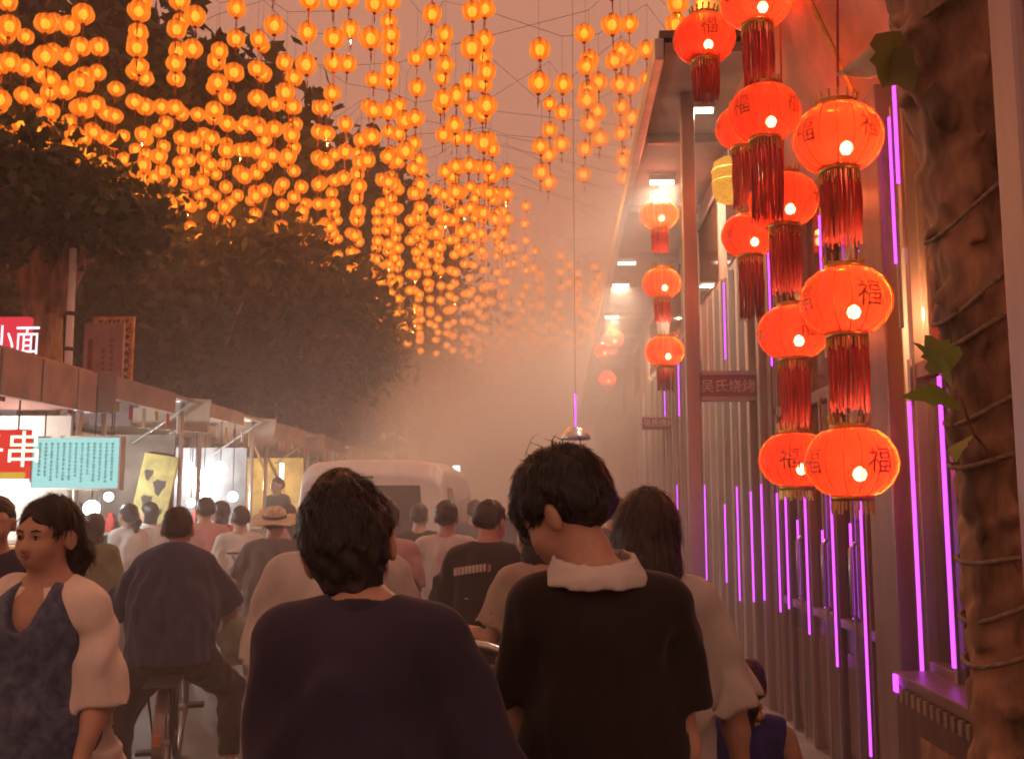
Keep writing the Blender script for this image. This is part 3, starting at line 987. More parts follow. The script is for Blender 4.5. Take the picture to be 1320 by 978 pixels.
# leaning yellow display board
t, w, h = sign('yellow_board', 'leaning yellow display board with dark print between the bright stalls', 172, 585, 222, 690, 11.3, pmat('board_yellow', (.55, .4, .1), .6, .2, 6), .04)
t.rotation_euler = (R(-6), R(8), 0)
pr = pmat('board_print', (.08, .05, .04), .7)
for (x, z, s_) in ((-.1, .22, .05), (.05, .1, .07), (-.06, -.08, .06), (.09, -.2, .05), (-.12, -.28, .04)):
    b = MB(); b.lathe([(.001, 0), (s_, 0)], 9, scal=lambda a, r, z_: r * (1 + .3 * math.sin(3 * a)))
    b.v = [(x + q[0], -.004, z + q[1] * 1.3) for q in b.v]
    b.build('print', pr, t)

# boxes and trays on the nearer counters
r3 = random.Random(11)
cnt = 0
for (sx_, y0, n_) in ((-4.62, 7.1, 4), (-4.62, 9.9, 3), (-4.62, 12.5, 4), (-4.62, 15.4, 3)):
    for q in range(n_):
        hh = .08 + .16 * r3.random(); ww = .12 + .06 * r3.random()
        yy = y0 + q * .45
        o = MB(); o.box((-ww, -ww, 0), (ww, ww, hh), bev=.01)
        ob = o.build('food_tray', [yellowm, wallm, M['steel']][q % 3], None, (sx_, yy, 1.021))
        tag(ob, 'food tray standing on a stall counter', 'tray', 'food trays on the stall counters')
        b = MB(); b.box((-ww + .02, -ww + .02, hh), (ww - .02, ww - .02, hh + .03), bev=.01); b.build('food', pmat('food%d' % cnt, (.4, .2 + .1 * r3.random(), .08), .6, .4, 30), ob)
        cnt += 1


# ------------------------------------------------------------------ trees
def tree(label, loc, h_trunk, r_trunk, blobs, nleaf, size, mat, seed, lean=(0, 0), group=None):
    rr = np.random.RandomState(seed)
    t = thing('tree', label, 'tree', loc, group=group)
    b = MB()
    top = Vector((lean[0], lean[1], h_trunk))
    b.tube([(0, 0, -.1), (lean[0] * .2, lean[1] * .2, h_trunk * .3), (lean[0] * .6, lean[1] * .6, h_trunk * .7), top], [r_trunk * 1.25, r_trunk, r_trunk * .9, r_trunk * .8], 12)
    b.build('trunk', M['bark'], t, smooth=True)
    b = MB()
    for (c, rad) in blobs:
        c = Vector(c)
        mid = top.lerp(c, .5) + Vector((0, 0, .3))
        b.tube([top - Vector((0, 0, .3)), mid, c], [r_trunk * .6, r_trunk * .3, .02], 7)
        for q in range(4):
            e = c + Vector(rr.normal(size=3)) * rad[0] * .45
            b.tube([mid, (mid + e) / 2 + Vector((0, 0, .1)), e], [r_trunk * .22, .03, .008], 5)
    b.build('branches', M['bark'], t, smooth=True)
    # leaves clustered in clumps
    vols = np.array([r[0] * r[1] * r[2] for c, r in blobs]); vols = vols / vols.sum()
    V = []
    for (c, rad), vf in zip(blobs, vols):
        n = int(nleaf * vf)
        ncl = max(8, n // 34)
        d = rr.normal(size=(ncl, 3)); d /= np.linalg.norm(d, axis=1)[:, None]
        cl = np.array(c) + d * (rr.uniform(.3, 1.0, size=(ncl, 1)) + .45 * rr.uniform(0, 1, size=(ncl, 1)) ** 4) * np.array(rad)
        pick = rr.randint(0, ncl, n)
        pts = cl[pick] + rr.normal(size=(n, 3)) * size * 1.7
        nrm = rr.normal(size=(n, 3)); nrm[:, 2] += .5; nrm /= np.linalg.norm(nrm, axis=1)[:, None]
        tan = np.cross(nrm, rr.normal(size=(n, 3))); tan /= np.linalg.norm(tan, axis=1)[:, None]
        tan[:, 2] -= .35; tan /= np.linalg.norm(tan, axis=1)[:, None]
        bi = np.cross(nrm, tan)
        s = size * rr.uniform(.6, 1.3, size=(n, 1))
        q = np.stack([pts - tan * s, pts + bi * s * .55 + nrm * s * .1, pts + tan * s, pts - bi * s * .55 + nrm * s * .1], 1)
        V.append(q.reshape(-1, 3))
    V = np.concatenate(V)
    nf = len(V) // 4
    me = bpy.data.meshes.new('crown')
    me.vertices.add(len(V)); me.vertices.foreach_set('co', V.astype(np.float32).ravel())
    ii = np.arange(nf)[:, None] * 4
    tri = np.concatenate([ii + np.array([[0, 1, 2]]), ii + np.array([[0, 2, 3]])], 1).reshape(-1)
    me.loops.add(len(tri)); me.loops.foreach_set('vertex_index', tri.astype(np.int32))
    me.polygons.add(nf * 2); me.polygons.foreach_set('loop_start', np.arange(nf * 2, dtype=np.int32) * 3)
    me.update(calc_edges=True)
    me.materials.append(mat)
    link('crown', me, t)
    return t


def rel(u, v, y, loc):
    return tuple(W(u, v, y) - Vector(loc))


L1 = (-5.25, 10.0, .1)
tree('leafy street tree with reddish trunk behind the noodle sign', L1, 3.6, .23,
     [(rel(30, 275, 9.5, L1), (1.0, .9, .36)), (rel(140, 292, 9.6, L1), (.7, .8, .26)), (rel(-40, 230, 9.5, L1), (1.0, 1, .5)), (rel(90, 240, 10.2, L1), (.9, .9, .3)), (rel(190, 285, 10, L1), (.35, .5, .16))],
     5200, .085, M['leaf'], 3, (-.05, 0))
L2 = (-6.4, 17.5, .1)
tree('dark broad tree hanging over the middle stalls', L2, 3.4, .24,
     [(rel(330, 370, 17, L2), (1.7, 1.6, .9)), (rel(250, 420, 17, L2), (1.5, 1.5, 1.0)), (rel(420, 430, 17.5, L2), (1.3, 1.4, .85)), (rel(180, 380, 16.5, L2), (1.6, 1.6, 1.1)),
      (rel(470, 460, 18, L2), (.7, .8, .5)), (rel(300, 490, 17, L2), (1.6, 1.4, .55))],
     15000, .11, M['leaf2'], 5, (.1, 0))
L3 = (-7.0, 26.0, .1)
tree('hazy tree farther down the left pavement', L3, 3.8, .25,
     [(rel(440, 480, 25, L3), (1.9, 1.8, 1.0)), (rel(360, 470, 25, L3), (2.0, 1.8, 1.3)), (rel(400, 400, 26, L3), (2.0, 2, 1.3)), (rel(300, 440, 25, L3), (2.0, 2, 1.6)), (rel(490, 400, 27, L3), (.8, 1, .9))],
     12000, .14, M['leaf2'], 8)
L4 = (-10.5, 14.0, .1)
tree('tall dark tree rising behind the stalls and lanterns', L4, 5, .3,
     [((0, .5, 6.5), (2.6, 2.4, 2.0)), ((1.8, 1, 5.2), (1.8, 2, 1.4)), ((-1.5, 0, 5.5), (2.2, 2.2, 1.6)), ((.5, 3, 8.5), (2.5, 2.4, 1.8)), ((1.2, 2, 3.6), (1.6, 1.8, 1.0))],
     13000, .13, M['leaf2'], 12)
L5 = (-11.5, 23.0, .1)
tree('tall dark tree far behind the hanging lanterns', L5, 6, .3,
     [((0, 0, 8), (3.2, 3, 2.4)), ((2.6, 1, 6), (2.4, 2.4, 1.8)), ((-2, 0, 6), (2.6, 2.6, 2.2)), ((1.5, 2, 11), (3.0, 2.6, 2.2)), ((2, 1, 4.2), (2.2, 2, 1.2))],
     13000, .17, M['leaf2'], 14)

for k, (lx, ly, sc_t, lab) in enumerate(((-15.0, 27.0, 1.0, 'great dark tree filling the night behind the left lanterns'), (-9.5, 36.0, .9, 'great dim tree far behind where the lantern canopy thins'),
                                         (-20.0, 38.0, 1.2, 'distant great tree behind the tall dark tree'), (-11.5, 20.0, .78, 'spreading dark tree close behind the left lanterns'))):
    tree(lab, (lx, ly, .1), 7, .4,
         [((0, 0, 9 * sc_t), (4.2, 3.6, 3.2)), ((3.4, 0, 7 * sc_t), (3.0, 3, 2.4)), ((-3.5, 0, 7.5 * sc_t), (3.4, 3, 2.6)), ((1.5, 1, 13.0 * sc_t), (3.8, 3.2, 2.8)), ((-2.5, 1, 13.5 * sc_t), (3.6, 3, 2.6)),
          ((4.2, 1, 10.5 * sc_t), (2.4, 2.4, 2.2)), ((0, 0, 5 * sc_t), (4, 3, 1.6))],
         32000, .25, M['leaf_dark'], 40 + k)
# ------------------------------------------------------------------ small orange lanterns over the street
def paper_mat():
    m, t, out = new_mat('orange_paper')
    e = t.nodes.new('ShaderNodeEmission')
    tc = t.nodes.new('ShaderNodeTexCoord')
    at = t.nodes.new('ShaderNodeAttribute'); at.attribute_name = 'gore'
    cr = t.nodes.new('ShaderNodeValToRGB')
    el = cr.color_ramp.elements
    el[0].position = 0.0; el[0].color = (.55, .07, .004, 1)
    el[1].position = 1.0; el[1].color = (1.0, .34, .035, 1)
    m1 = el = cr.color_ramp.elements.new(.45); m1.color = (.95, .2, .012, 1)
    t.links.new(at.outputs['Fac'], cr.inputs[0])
    t.links.new(cr.outputs[0], e.inputs[0])
    e.inputs[1].default_value = .8
    tr = t.nodes.new('ShaderNodeBsdfTransparent'); tr.inputs[0].default_value = (1, .62, .22, 1)
    mx = t.nodes.new('ShaderNodeMixShader'); mx.inputs[0].default_value = .3
    t.links.new(e.outputs[0], mx.inputs[1]); t.links.new(tr.outputs[0], mx.inputs[2])
    t.links.new(mx.outputs[0], out.inputs[0])
    m.cycles.emission_sampling = 'NONE'
    return m


M['paper'] = paper_mat()
M['paper_core'] = emat('lantern_bulb', (1.0, .5, .1), 2.6, False)
M['paper_rib'] = pmat('lantern_rib', (.35, .06, .01), .7)
SL_R, SL_H = .15, .135


def small_lantern_geo(seg=16):
    """eight-gore paper lantern: pinched cap, full belly, pointed foot"""
    prof = [(.04, .135), (.095, .115), (.135, .07), (.15, .012), (.142, -.045), (.11, -.095), (.065, -.128), (.028, -.142)]
    b = MB()
    b.lathe(prof, seg, 0, scal=lambda a, r, z: r * (1 - .12 * (abs(math.cos(4 * a)) < .5)))
    ng = len(b.f)
    b.lathe([(.04, .135), (.045, .15), (.03, .158), (.001, .16)], 8, 1)
    b.lathe([(.03, -.142), (.03, -.158), (.012, -.17)], 8, 1)
    b.lathe([(.001, -.075), (.04, -.06), (.062, -.015), (.055, .03), (.03, .06), (.001, .07)], 8, 2)
    b.tube([(0, 0, -.165), (.002, 0, -.25), (0, 0, -.34)], [.006, .011, .002], 5, 1)
    return b, prof, seg, ng


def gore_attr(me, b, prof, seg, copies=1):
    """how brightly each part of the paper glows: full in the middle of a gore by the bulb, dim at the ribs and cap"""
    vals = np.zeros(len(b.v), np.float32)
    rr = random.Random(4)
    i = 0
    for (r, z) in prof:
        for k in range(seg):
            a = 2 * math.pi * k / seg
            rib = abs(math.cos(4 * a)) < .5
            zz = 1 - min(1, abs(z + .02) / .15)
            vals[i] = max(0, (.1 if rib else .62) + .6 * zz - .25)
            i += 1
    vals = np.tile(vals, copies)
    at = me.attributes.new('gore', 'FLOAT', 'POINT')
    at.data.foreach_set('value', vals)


bl_, prof_, seg_, ng_ = small_lantern_geo()
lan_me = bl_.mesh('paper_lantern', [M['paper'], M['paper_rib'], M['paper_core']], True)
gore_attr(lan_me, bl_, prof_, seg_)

rl = random.Random(21)
strings = []           # (x, y, zbottom, n)
y = 10.3
row = 0
while y < 31.5:
    x0 = -8.8 if y < 20 else (-6.9 if y < 26 else -6.2)
    sp = .52 if y < 20 else .46
    ph = rl.uniform(0, sp)
    x = x0 + ph
    while x < 1.35:
        gap = (-.75 < x < -.3 and y < 23) or (x > -.3 and 14.6 < y < 23) or (x > -.9 and 18 < y < 22)
        thin = (x > -.3 and rl.random() < .25) or (x < -.3 and rl.random() < .1)
        if not gap and not thin:
            zb = 6.72 + .22 * math.sin(x * .75 + y * .4) + .25 * math.cos(y * .25) + rl.uniform(-.14, .14)
            if y > 24: zb -= .2 + .3 * math.sin((y - 24) * .16)
            n = rl.choice((2, 3, 3, 4)) if y < 23 else rl.choice((2, 2, 3))
            strings.append((x + rl.uniform(-.1, .1), y + rl.uniform(-.3, .3), zb, n, row))
        x += sp
    y += .85 if y < 22 else .95
    row += 1
allL = []
for (x, y, zb, n, row) in strings:
    for k in range(n):
        allL.append((x + rl.uniform(-.02, .02), y + rl.uniform(-.02, .02), zb + k * .40 + rl.uniform(-.02, .02)))
# keep what the picture can show
vis = []
for p in allL:
    q = Vector(p) - Vector((0, 0, CAM_H))
    c = _CM.transposed() @ q
    u, v = 660 - F_PX * c.x / c.z, 489 + F_PX * c.y / c.z
    if -60 < u < 900 and -60 < v < 470:
        vis.append((q.length, p))
vis.sort()
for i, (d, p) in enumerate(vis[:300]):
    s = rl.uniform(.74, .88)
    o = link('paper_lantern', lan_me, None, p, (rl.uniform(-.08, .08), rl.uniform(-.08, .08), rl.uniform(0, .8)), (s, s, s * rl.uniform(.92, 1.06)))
    tag(o, 'small glowing orange paper lantern strung over the street', 'lantern', 'orange paper lanterns over the street')
rest = vis[300:]
if rest:
    base = np.array(bl_.v)
    V = np.concatenate([base * rl.uniform(.74, .88) + np.array(p) for d, p in rest])
    big = MB()
    nb = len(bl_.v)
    F_ = []
    mi = []
    for i in range(len(rest)):
        F_.extend([tuple(q + i * nb for q in f) for f in bl_.f]); mi.extend(bl_.m)
    big.v = [tuple(q) for q in V]; big.f = F_; big.m = mi
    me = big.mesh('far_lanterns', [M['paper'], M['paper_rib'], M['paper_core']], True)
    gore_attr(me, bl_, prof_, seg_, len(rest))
    o = link('far_lanterns', me)
    tag(o, 'mass of far orange paper lanterns shrinking toward the mist', 'lanterns', kind='stuff')
print('LANTERNS', len(vis))
# the light the lanterns throw: one lamp in every few of them
sel = [p for d, p in vis if p[1] < 34]
for p in rl.sample(sel, 26):
    lamp(None, (p[0], p[1], p[2] - .075), 150, (1.0, .52, .18), .02, 'lantern_light')
# cables: one across the street for every row, with its drop threads
byrow = {}
for q in strings:
    byrow.setdefault(q[4], []).append(q[:4])
merged = sorted(byrow.items())
for k, st in merged:
    st.sort()
    b = MB()
    yy = sum(s[1] for s in st) / len(st)
    pts = [(-11, yy, 8.9)] + [(s[0], s[1], s[2] + s[3] * .4 + .25) for s in st] + [(1.75, yy, 7.45)]
    b.tube(pts, .0035, 4)
    for s in st:
        b.tube([(s[0], s[1], s[2] + .1), (s[0], s[1], s[2] + s[3] * .4 + .25)], .0018, 3, caps=False)
    o = b.build('lantern_cable', M['wire'])
    tag(o, 'thin black cable across the street carrying orange lanterns', 'cable', 'cables carrying the orange lanterns')

# ------------------------------------------------------------------ large red silk lanterns
def silk_mat():
    m, t, out = new_mat('red_silk')
    tr = t.nodes.new('ShaderNodeBsdfTransparent'); tr.inputs[0].default_value = (1, .4, .2, 1)
    tl = t.nodes.new('ShaderNodeBsdfTranslucent'); tl.inputs[0].default_value = (1.0, .062, .022, 1)
    df = t.nodes.new('ShaderNodeBsdfPrincipled'); df.inputs['Base Color'].default_value = (.8, .05, .025, 1); df.inputs['Roughness'].default_value = .35
    ns = t.nodes.new('ShaderNodeTexNoise'); ns.inputs['Scale'].default_value = 14
    tc = t.nodes.new('ShaderNodeTexCoord'); t.links.new(tc.outputs['Object'], ns.inputs['Vector'])
    a = t.nodes.new('ShaderNodeMixShader'); a.inputs[0].default_value = .3
    t.links.new(tl.outputs[0], a.inputs[1]); t.links.new(df.outputs[0], a.inputs[2])
    b = t.nodes.new('ShaderNodeMixShader')
    rg = t.nodes.new('ShaderNodeMapRange'); rg.inputs[3].default_value = .34; rg.inputs[4].default_value = .5
    t.links.new(ns.outputs[0], rg.inputs[0]); t.links.new(rg.outputs[0], b.inputs[0])
    t.links.new(a.outputs[0], b.inputs[1]); t.links.new(tr.outputs[0], b.inputs[2])
    t.links.new(b.outputs[0], out.inputs[0])
    return m


M['silk'] = silk_mat()
M['glyph'] = pmat('gilt_glyph', (.32, .13, .02), .45, .2, 30, metal=.4)
RP = [(.075, .142), (.12, .13), (.163, .095), (.19, .045), (.2, 0), (.193, -.045), (.167, -.095), (.125, -.132), (.085, -.146)]
sb = MB()
NG = 48
sb.lathe(RP, NG, 0, scal=lambda a, r, z: r * (1 - .022 * abs(math.cos(8 * a)) ** 6))
silk_me = sb.mesh('silk_shell', M['silk'], True)
rb = MB()
for k in range(16):
    a = 2 * math.pi * (k + .5) / 16 - math.pi / 16
    rb.tube([(r * .985 * math.cos(a), r * .985 * math.sin(a), z) for r, z in RP], .0022, 4)
rib_me = rb.mesh('ribs', M['gold'])
def ring(z0, z1, r):
    b = MB(); b.lathe([(r * .9, z0), (r, z0), (r * 1.02, (z0 + z1) / 2), (r, z1), (r * .9, z1)], 24); return b
cap_t = ring(.138, .165, .085).mesh('cap', M['gold'], True)
cap_b = ring(-.168, -.142, .09).mesh('cap', M['gold'], True)
fr = MB()
for k in range(30):
    a = 2 * math.pi * k / 30
    fr.tube([(.085 * math.cos(a), .085 * math.sin(a), -.165), (.088 * math.cos(a), .088 * math.sin(a), -.205 - .01 * (k % 3))], .0045, 4)
gold_fr = fr.mesh('gold_fringe', M['gold'])
gt = MB()
for k in range(14):
    a = 2 * math.pi * k / 14
    gt.tube([(.085 * math.cos(a), .085 * math.sin(a), .16), (.092 * math.cos(a), .092 * math.sin(a), .2)], .006, 4)
gold_top = gt.mesh('gold_crown', M['gold'])
ta = MB()
rt = random.Random(8)
for k in range(46):
    a = 2 * math.pi * k / 46 + rt.uniform(-.03, .03)
    r = .08 + rt.uniform(-.012, .004)
    L_ = .5 + rt.uniform(-.03, .02)
    j = rt.uniform(-.012, .012)
    ta.tube([(r * math.cos(a), r * math.sin(a), -.168), ((r + j) * math.cos(a + .05), (r + j) * math.sin(a + .05), -.168 - L_ * .5), (r * math.cos(a + j * 3), r * math.sin(a + j * 3), -.168 - L_)], [.0062, .0058, .004], 4)
tassel_me = ta.mesh('tassel', M['red_fringe'], True)
# gilt character, wrapped on the belly
tv, tf = text_geo('福', .11)
gme = MB(); gme.add([(x, z, 0) for x, z in tv], tf)
bm_ = bmesh.new(); tmp = gme.mesh('tmp', M['glyph']); bm_.from_mesh(tmp)
bmesh.ops.subdivide_edges(bm_, edges=bm_.edges[:], cuts=2, use_grid_fill=False)
bm_.verts.index_update()
GV = [tuple(v.co) for v in bm_.verts]; GF = [tuple(v.index for v in f.verts) for f in bm_.faces]
bm_.free()


def prof_r(z):
    for i in range(len(RP) - 1):
        (r0, z0), (r1, z1) = RP[i], RP[i + 1]
        if z1 <= z <= z0:
            return r0 + (r1 - r0) * (z0 - z) / (z0 - z1)
    return .19


gl = MB()
for k in range(1):
    a0 = -math.pi / 2
    vv = []
    for x, z, _ in GV:
        r = prof_r(z) + .003
        a = a0 + x / .2
        vv.append((r * math.cos(a), r * math.sin(a), z))
    gl.add(vv, GF)
glyph_me = gl.mesh('gilt_character', M['glyph'])

bb = MB(); bb.lathe([(.001, -.03), (.02, -.023), (.03, 0), (.022, .02), (.008, .032), (.001, .034)], 12)
bulb_me = bb.mesh('bulb', emat('silk_bulb', (1.0, .8, .62), 16.0), True)

GRP = {}
def red_lantern(u, v, wpx, label, watts=3.0, rz=0.0, tassel=True, group=None, y=None, on=True):
    y = y or .4 * F_PX / wpx
    p = W(u, v, y)
    o = thing('red_lantern', label, 'lantern', tuple(p), rz, group)
    for nm, me in (('shell', silk_me), ('ribs', rib_me), ('cap', cap_t), ('cap', cap_b), ('gold_fringe', gold_fr), ('gold_crown', gold_top)):
        link(nm, me, o)
    for k in range(4):
        link('gilt_character', glyph_me, o, rot=(0, 0, k * math.pi / 2))
    if tassel:
        c = link('tassel', tassel_me, o); c.scale = (1, 1, tassel if tassel is not True else 1)
    if on:
        link('bulb', bulb_me, o, (.02, -.03, -.055))
        lamp(o, (.02, -.03, .01), watts * 1.05, (1.0, .5, .22), .02)
    return o


# the strings that hold them
def cord(pts, par):
    b = MB(); b.tube([Vector(p) - Vector(par.location) for p in pts], .006, 6)
    b.build('cord', M['red_fringe'], par, rot=(0, 0, -par.rotation_euler.z))


A = [(1080, 178, 118), (1090, 388, 118), (1097, 595, 120)]
labs = ['biggest bright red lantern, uppermost of the string nearest the roped trunk', 'red silk lantern in the middle of the string nearest the roped trunk', 'large red silk lantern at the foot of the string nearest the roped trunk']
top_ = []
for i, (u, v, w_) in enumerate(A):
    top_.append(red_lantern(u, v, w_, labs[i], 4.4 if i == 0 else 3.6, [.5, .25, .35][i], tassel=.72 if i < 2 else False, y=4.42))
cord([W(1078, -300, 4.42), W(1080, 120, 4.42)], top_[0])
B = [(1010, 258, 92), (1022, 428, 90), (1025, 592, 92)]
labs = ['dim red lantern uppermost on the second string from the trunk', 'bright red lantern in the middle of the second string, above the long tassel', 'lowest red lantern on the second string, tucked behind the large foot lantern']
top_ = []
for i, (u, v, w_) in enumerate(B):
    top_.append(red_lantern(u, v, w_, labs[i], 2.6 if i else 1.9, [.9, .2, 1.2][i], tassel=.8 if i < 2 else False, y=5.65))
cord([W(1000, -200, 5.65), W(1010, 225, 5.65)], top_[0])
C = [(975, 0, 100), (985, 146, 92)]
labs = ['red lantern with glowing underside at the very top of the third string', 'dull red lantern hanging under the topmost one on the third string']
top_ = []
for i, (u, v, w_) in enumerate(C):
    top_.append(red_lantern(u, v, w_, labs[i], [3.4, 1.6][i], [.4, .7][i], tassel=[.8, .9][i], y=5.4))
cord([W(975, -200, 5.4), W(975, -30, 5.4)], top_[0])
for i, (u, v, w_, lab, wt, tl) in enumerate(((908, 50, 84, 'faded red lantern by itself beside the eave edge', 1.2, .6), (957, 165, 72, 'half hidden red lantern behind the dull third string lantern', 1.4, .9),
                                             (966, 303, 74, 'small red lantern hanging beside the yellow basket lamp', 2.0, .9))):
    red_lantern(u, v, w_, lab, wt, .3 * i, tl)
Fc = [(850, 276, 52), (853, 365, 50), (857, 453, 52)]
labs = ['upper red lantern of the misty triple string by the porch post', 'middle red lantern of the misty triple string by the porch post', 'lower red lantern of the misty triple string by the porch post']
top_ = []
for i, (u, v, w_) in enumerate(Fc):
    top_.append(red_lantern(u, v, w_, labs[i], 6, .3 * i, .6, y=10.2))
cord([W(849, 190, 10.2), W(850, 255, 10.2)], top_[0])
for i, (u, v, y) in enumerate(((778, 452, 21), (783, 488, 22), (772, 470, 26), (790, 436, 18))):
    red_lantern(u, v, 0, 'tiny red lantern lost in the mist far along the eave', 4, .3 * i, .6, 'far misty red lanterns', y=y)
# ------------------------------------------------------------------ people
M['skin'] = pmat('skin', (.56, .33, .225), .5, .08, 12, .08, 120)
M['hair'] = pmat('hair', (.016, .010, .008), .42, .2, 60, .5, 160, stretch=(1, 1, .2))
M['hair_brown'] = pmat('hair_brown', (.05, .026, .018), .42, .25, 60, .5, 160, stretch=(1, 1, .15))


def cloth(name, col, var=.1, bump=.35):
    return pmat(name, col, .85, var, 5, bump * 2.2, 11, sheen=.15, spec=.2, stretch=(1, 1, .38))


navy = cloth('cloth_navy', (.04, .034, .066)); black = cloth('cloth_black', (.019, .012, .01)); white = cloth('cloth_white', (.62, .58, .54))
cream = cloth('cloth_cream', (.86, .76, .68)); olive = cloth('cloth_olive', (.16, .14, .03)); grey = cloth('cloth_grey', (.1, .09, .1))
darkb = cloth('cloth_blueblack', (.03, .042, .1)); pink = cloth('cloth_pink', (.55, .25, .24)); royal = cloth('cloth_royal', (.05, .045, .22))
yellowc = cloth('cloth_yellow', (.65, .45, .08)); beige = cloth('cloth_beige', (.42, .34, .27))
shoe_w = pmat('shoe_white', (.65, .63, .6), .5); shoe_b = pmat('shoe_black', (.02, .02, .02), .5)
straw = pmat('straw', (.62, .47, .3), .8, .2, 40, .5, 80)


def dress_mat():
    m = pmat('dress_print', (.05, .07, .13), .8, .1, 30, .3, 14, col2=(.13, .16, .24))
    return m


def V3(*a): return np.array(a, float)


def rotm(yaw=0, pitch=0, roll=0):
    """head frame: yaw left positive, pitch down positive, roll to the right positive"""
    return np.array(Matrix.Rotation(R(yaw), 3, 'Z') @ Matrix.Rotation(R(roll), 3, 'Y') @ Matrix.Rotation(R(-pitch), 3, 'X'))


def nrm(v):
    v = np.array(v, float); return v / np.linalg.norm(v)


def strands(name, hair_obj_me, crown, n, L, wdt, mat, seed, parent, sel=None, lift=.35, flow=None):
    """fine locks of hair following the head from the crown outward"""
    rg = np.random.RandomState(seed)
    nv = len(hair_obj_me.vertices)
    co = np.zeros(nv * 3, np.float32); hair_obj_me.vertices.foreach_get('co', co); co = co.reshape(-1, 3)
    no = np.zeros(nv * 3, np.float32); hair_obj_me.vertices.foreach_get('normal', no); no = no.reshape(-1, 3)
    idx = np.arange(nv) if sel is None else np.nonzero(sel(co))[0]
    if len(idx) == 0: return None
    idx = rg.choice(idx, n)
    p = co[idx] + rg.normal(size=(n, 3)) * .003
    nn = no[idx]
    g = p - np.array(crown); g[:, 2] -= .03
    if flow is not None: g = g * .4 + np.array(flow)
    g += rg.normal(size=(n, 3)) * .03
    tg = g - nn * (g * nn).sum(1)[:, None]
    tg /= np.linalg.norm(tg, axis=1)[:, None] + 1e-6
    sd = np.cross(nn, tg)
    Ls = L * rg.uniform(.5, 1.3, size=(n, 1)); lf = lift * rg.uniform(0, 1, size=(n, 1)) ** 2
    w = wdt * rg.uniform(.6, 1.3, size=(n, 1))
    p0 = p - nn * .003 - tg * Ls * .3
    p1 = p + tg * Ls * .15 + nn * Ls * lf * .35
    p2 = p + tg * Ls * .6 + nn * Ls * lf * .6 - V3(0, 0, 1) * Ls * .12
    V = np.stack([p0 - sd * w, p0 + sd * w, p1 - sd * w, p1 + sd * w, p2], 1).reshape(-1, 3)
    me = bpy.data.meshes.new(name)
    ii = np.arange(n)[:, None] * 5
    tri = np.concatenate([ii + np.array([[0, 1, 3]]), ii + np.array([[0, 3, 2]]), ii + np.array([[2, 3, 4]])], 1).reshape(-1)
    me.vertices.add(len(V)); me.vertices.foreach_set('co', V.astype(np.float32).ravel())
    me.loops.add(len(tri)); me.loops.foreach_set('vertex_index', tri.astype(np.int32))
    me.polygons.add(n * 3); me.polygons.foreach_set('loop_start', np.arange(n * 3, dtype=np.int32) * 3)
    me.update(calc_edges=True); me.materials.append(mat)
    o = link(name, me, parent)
    o['kind'] = 'stuff'
    return o


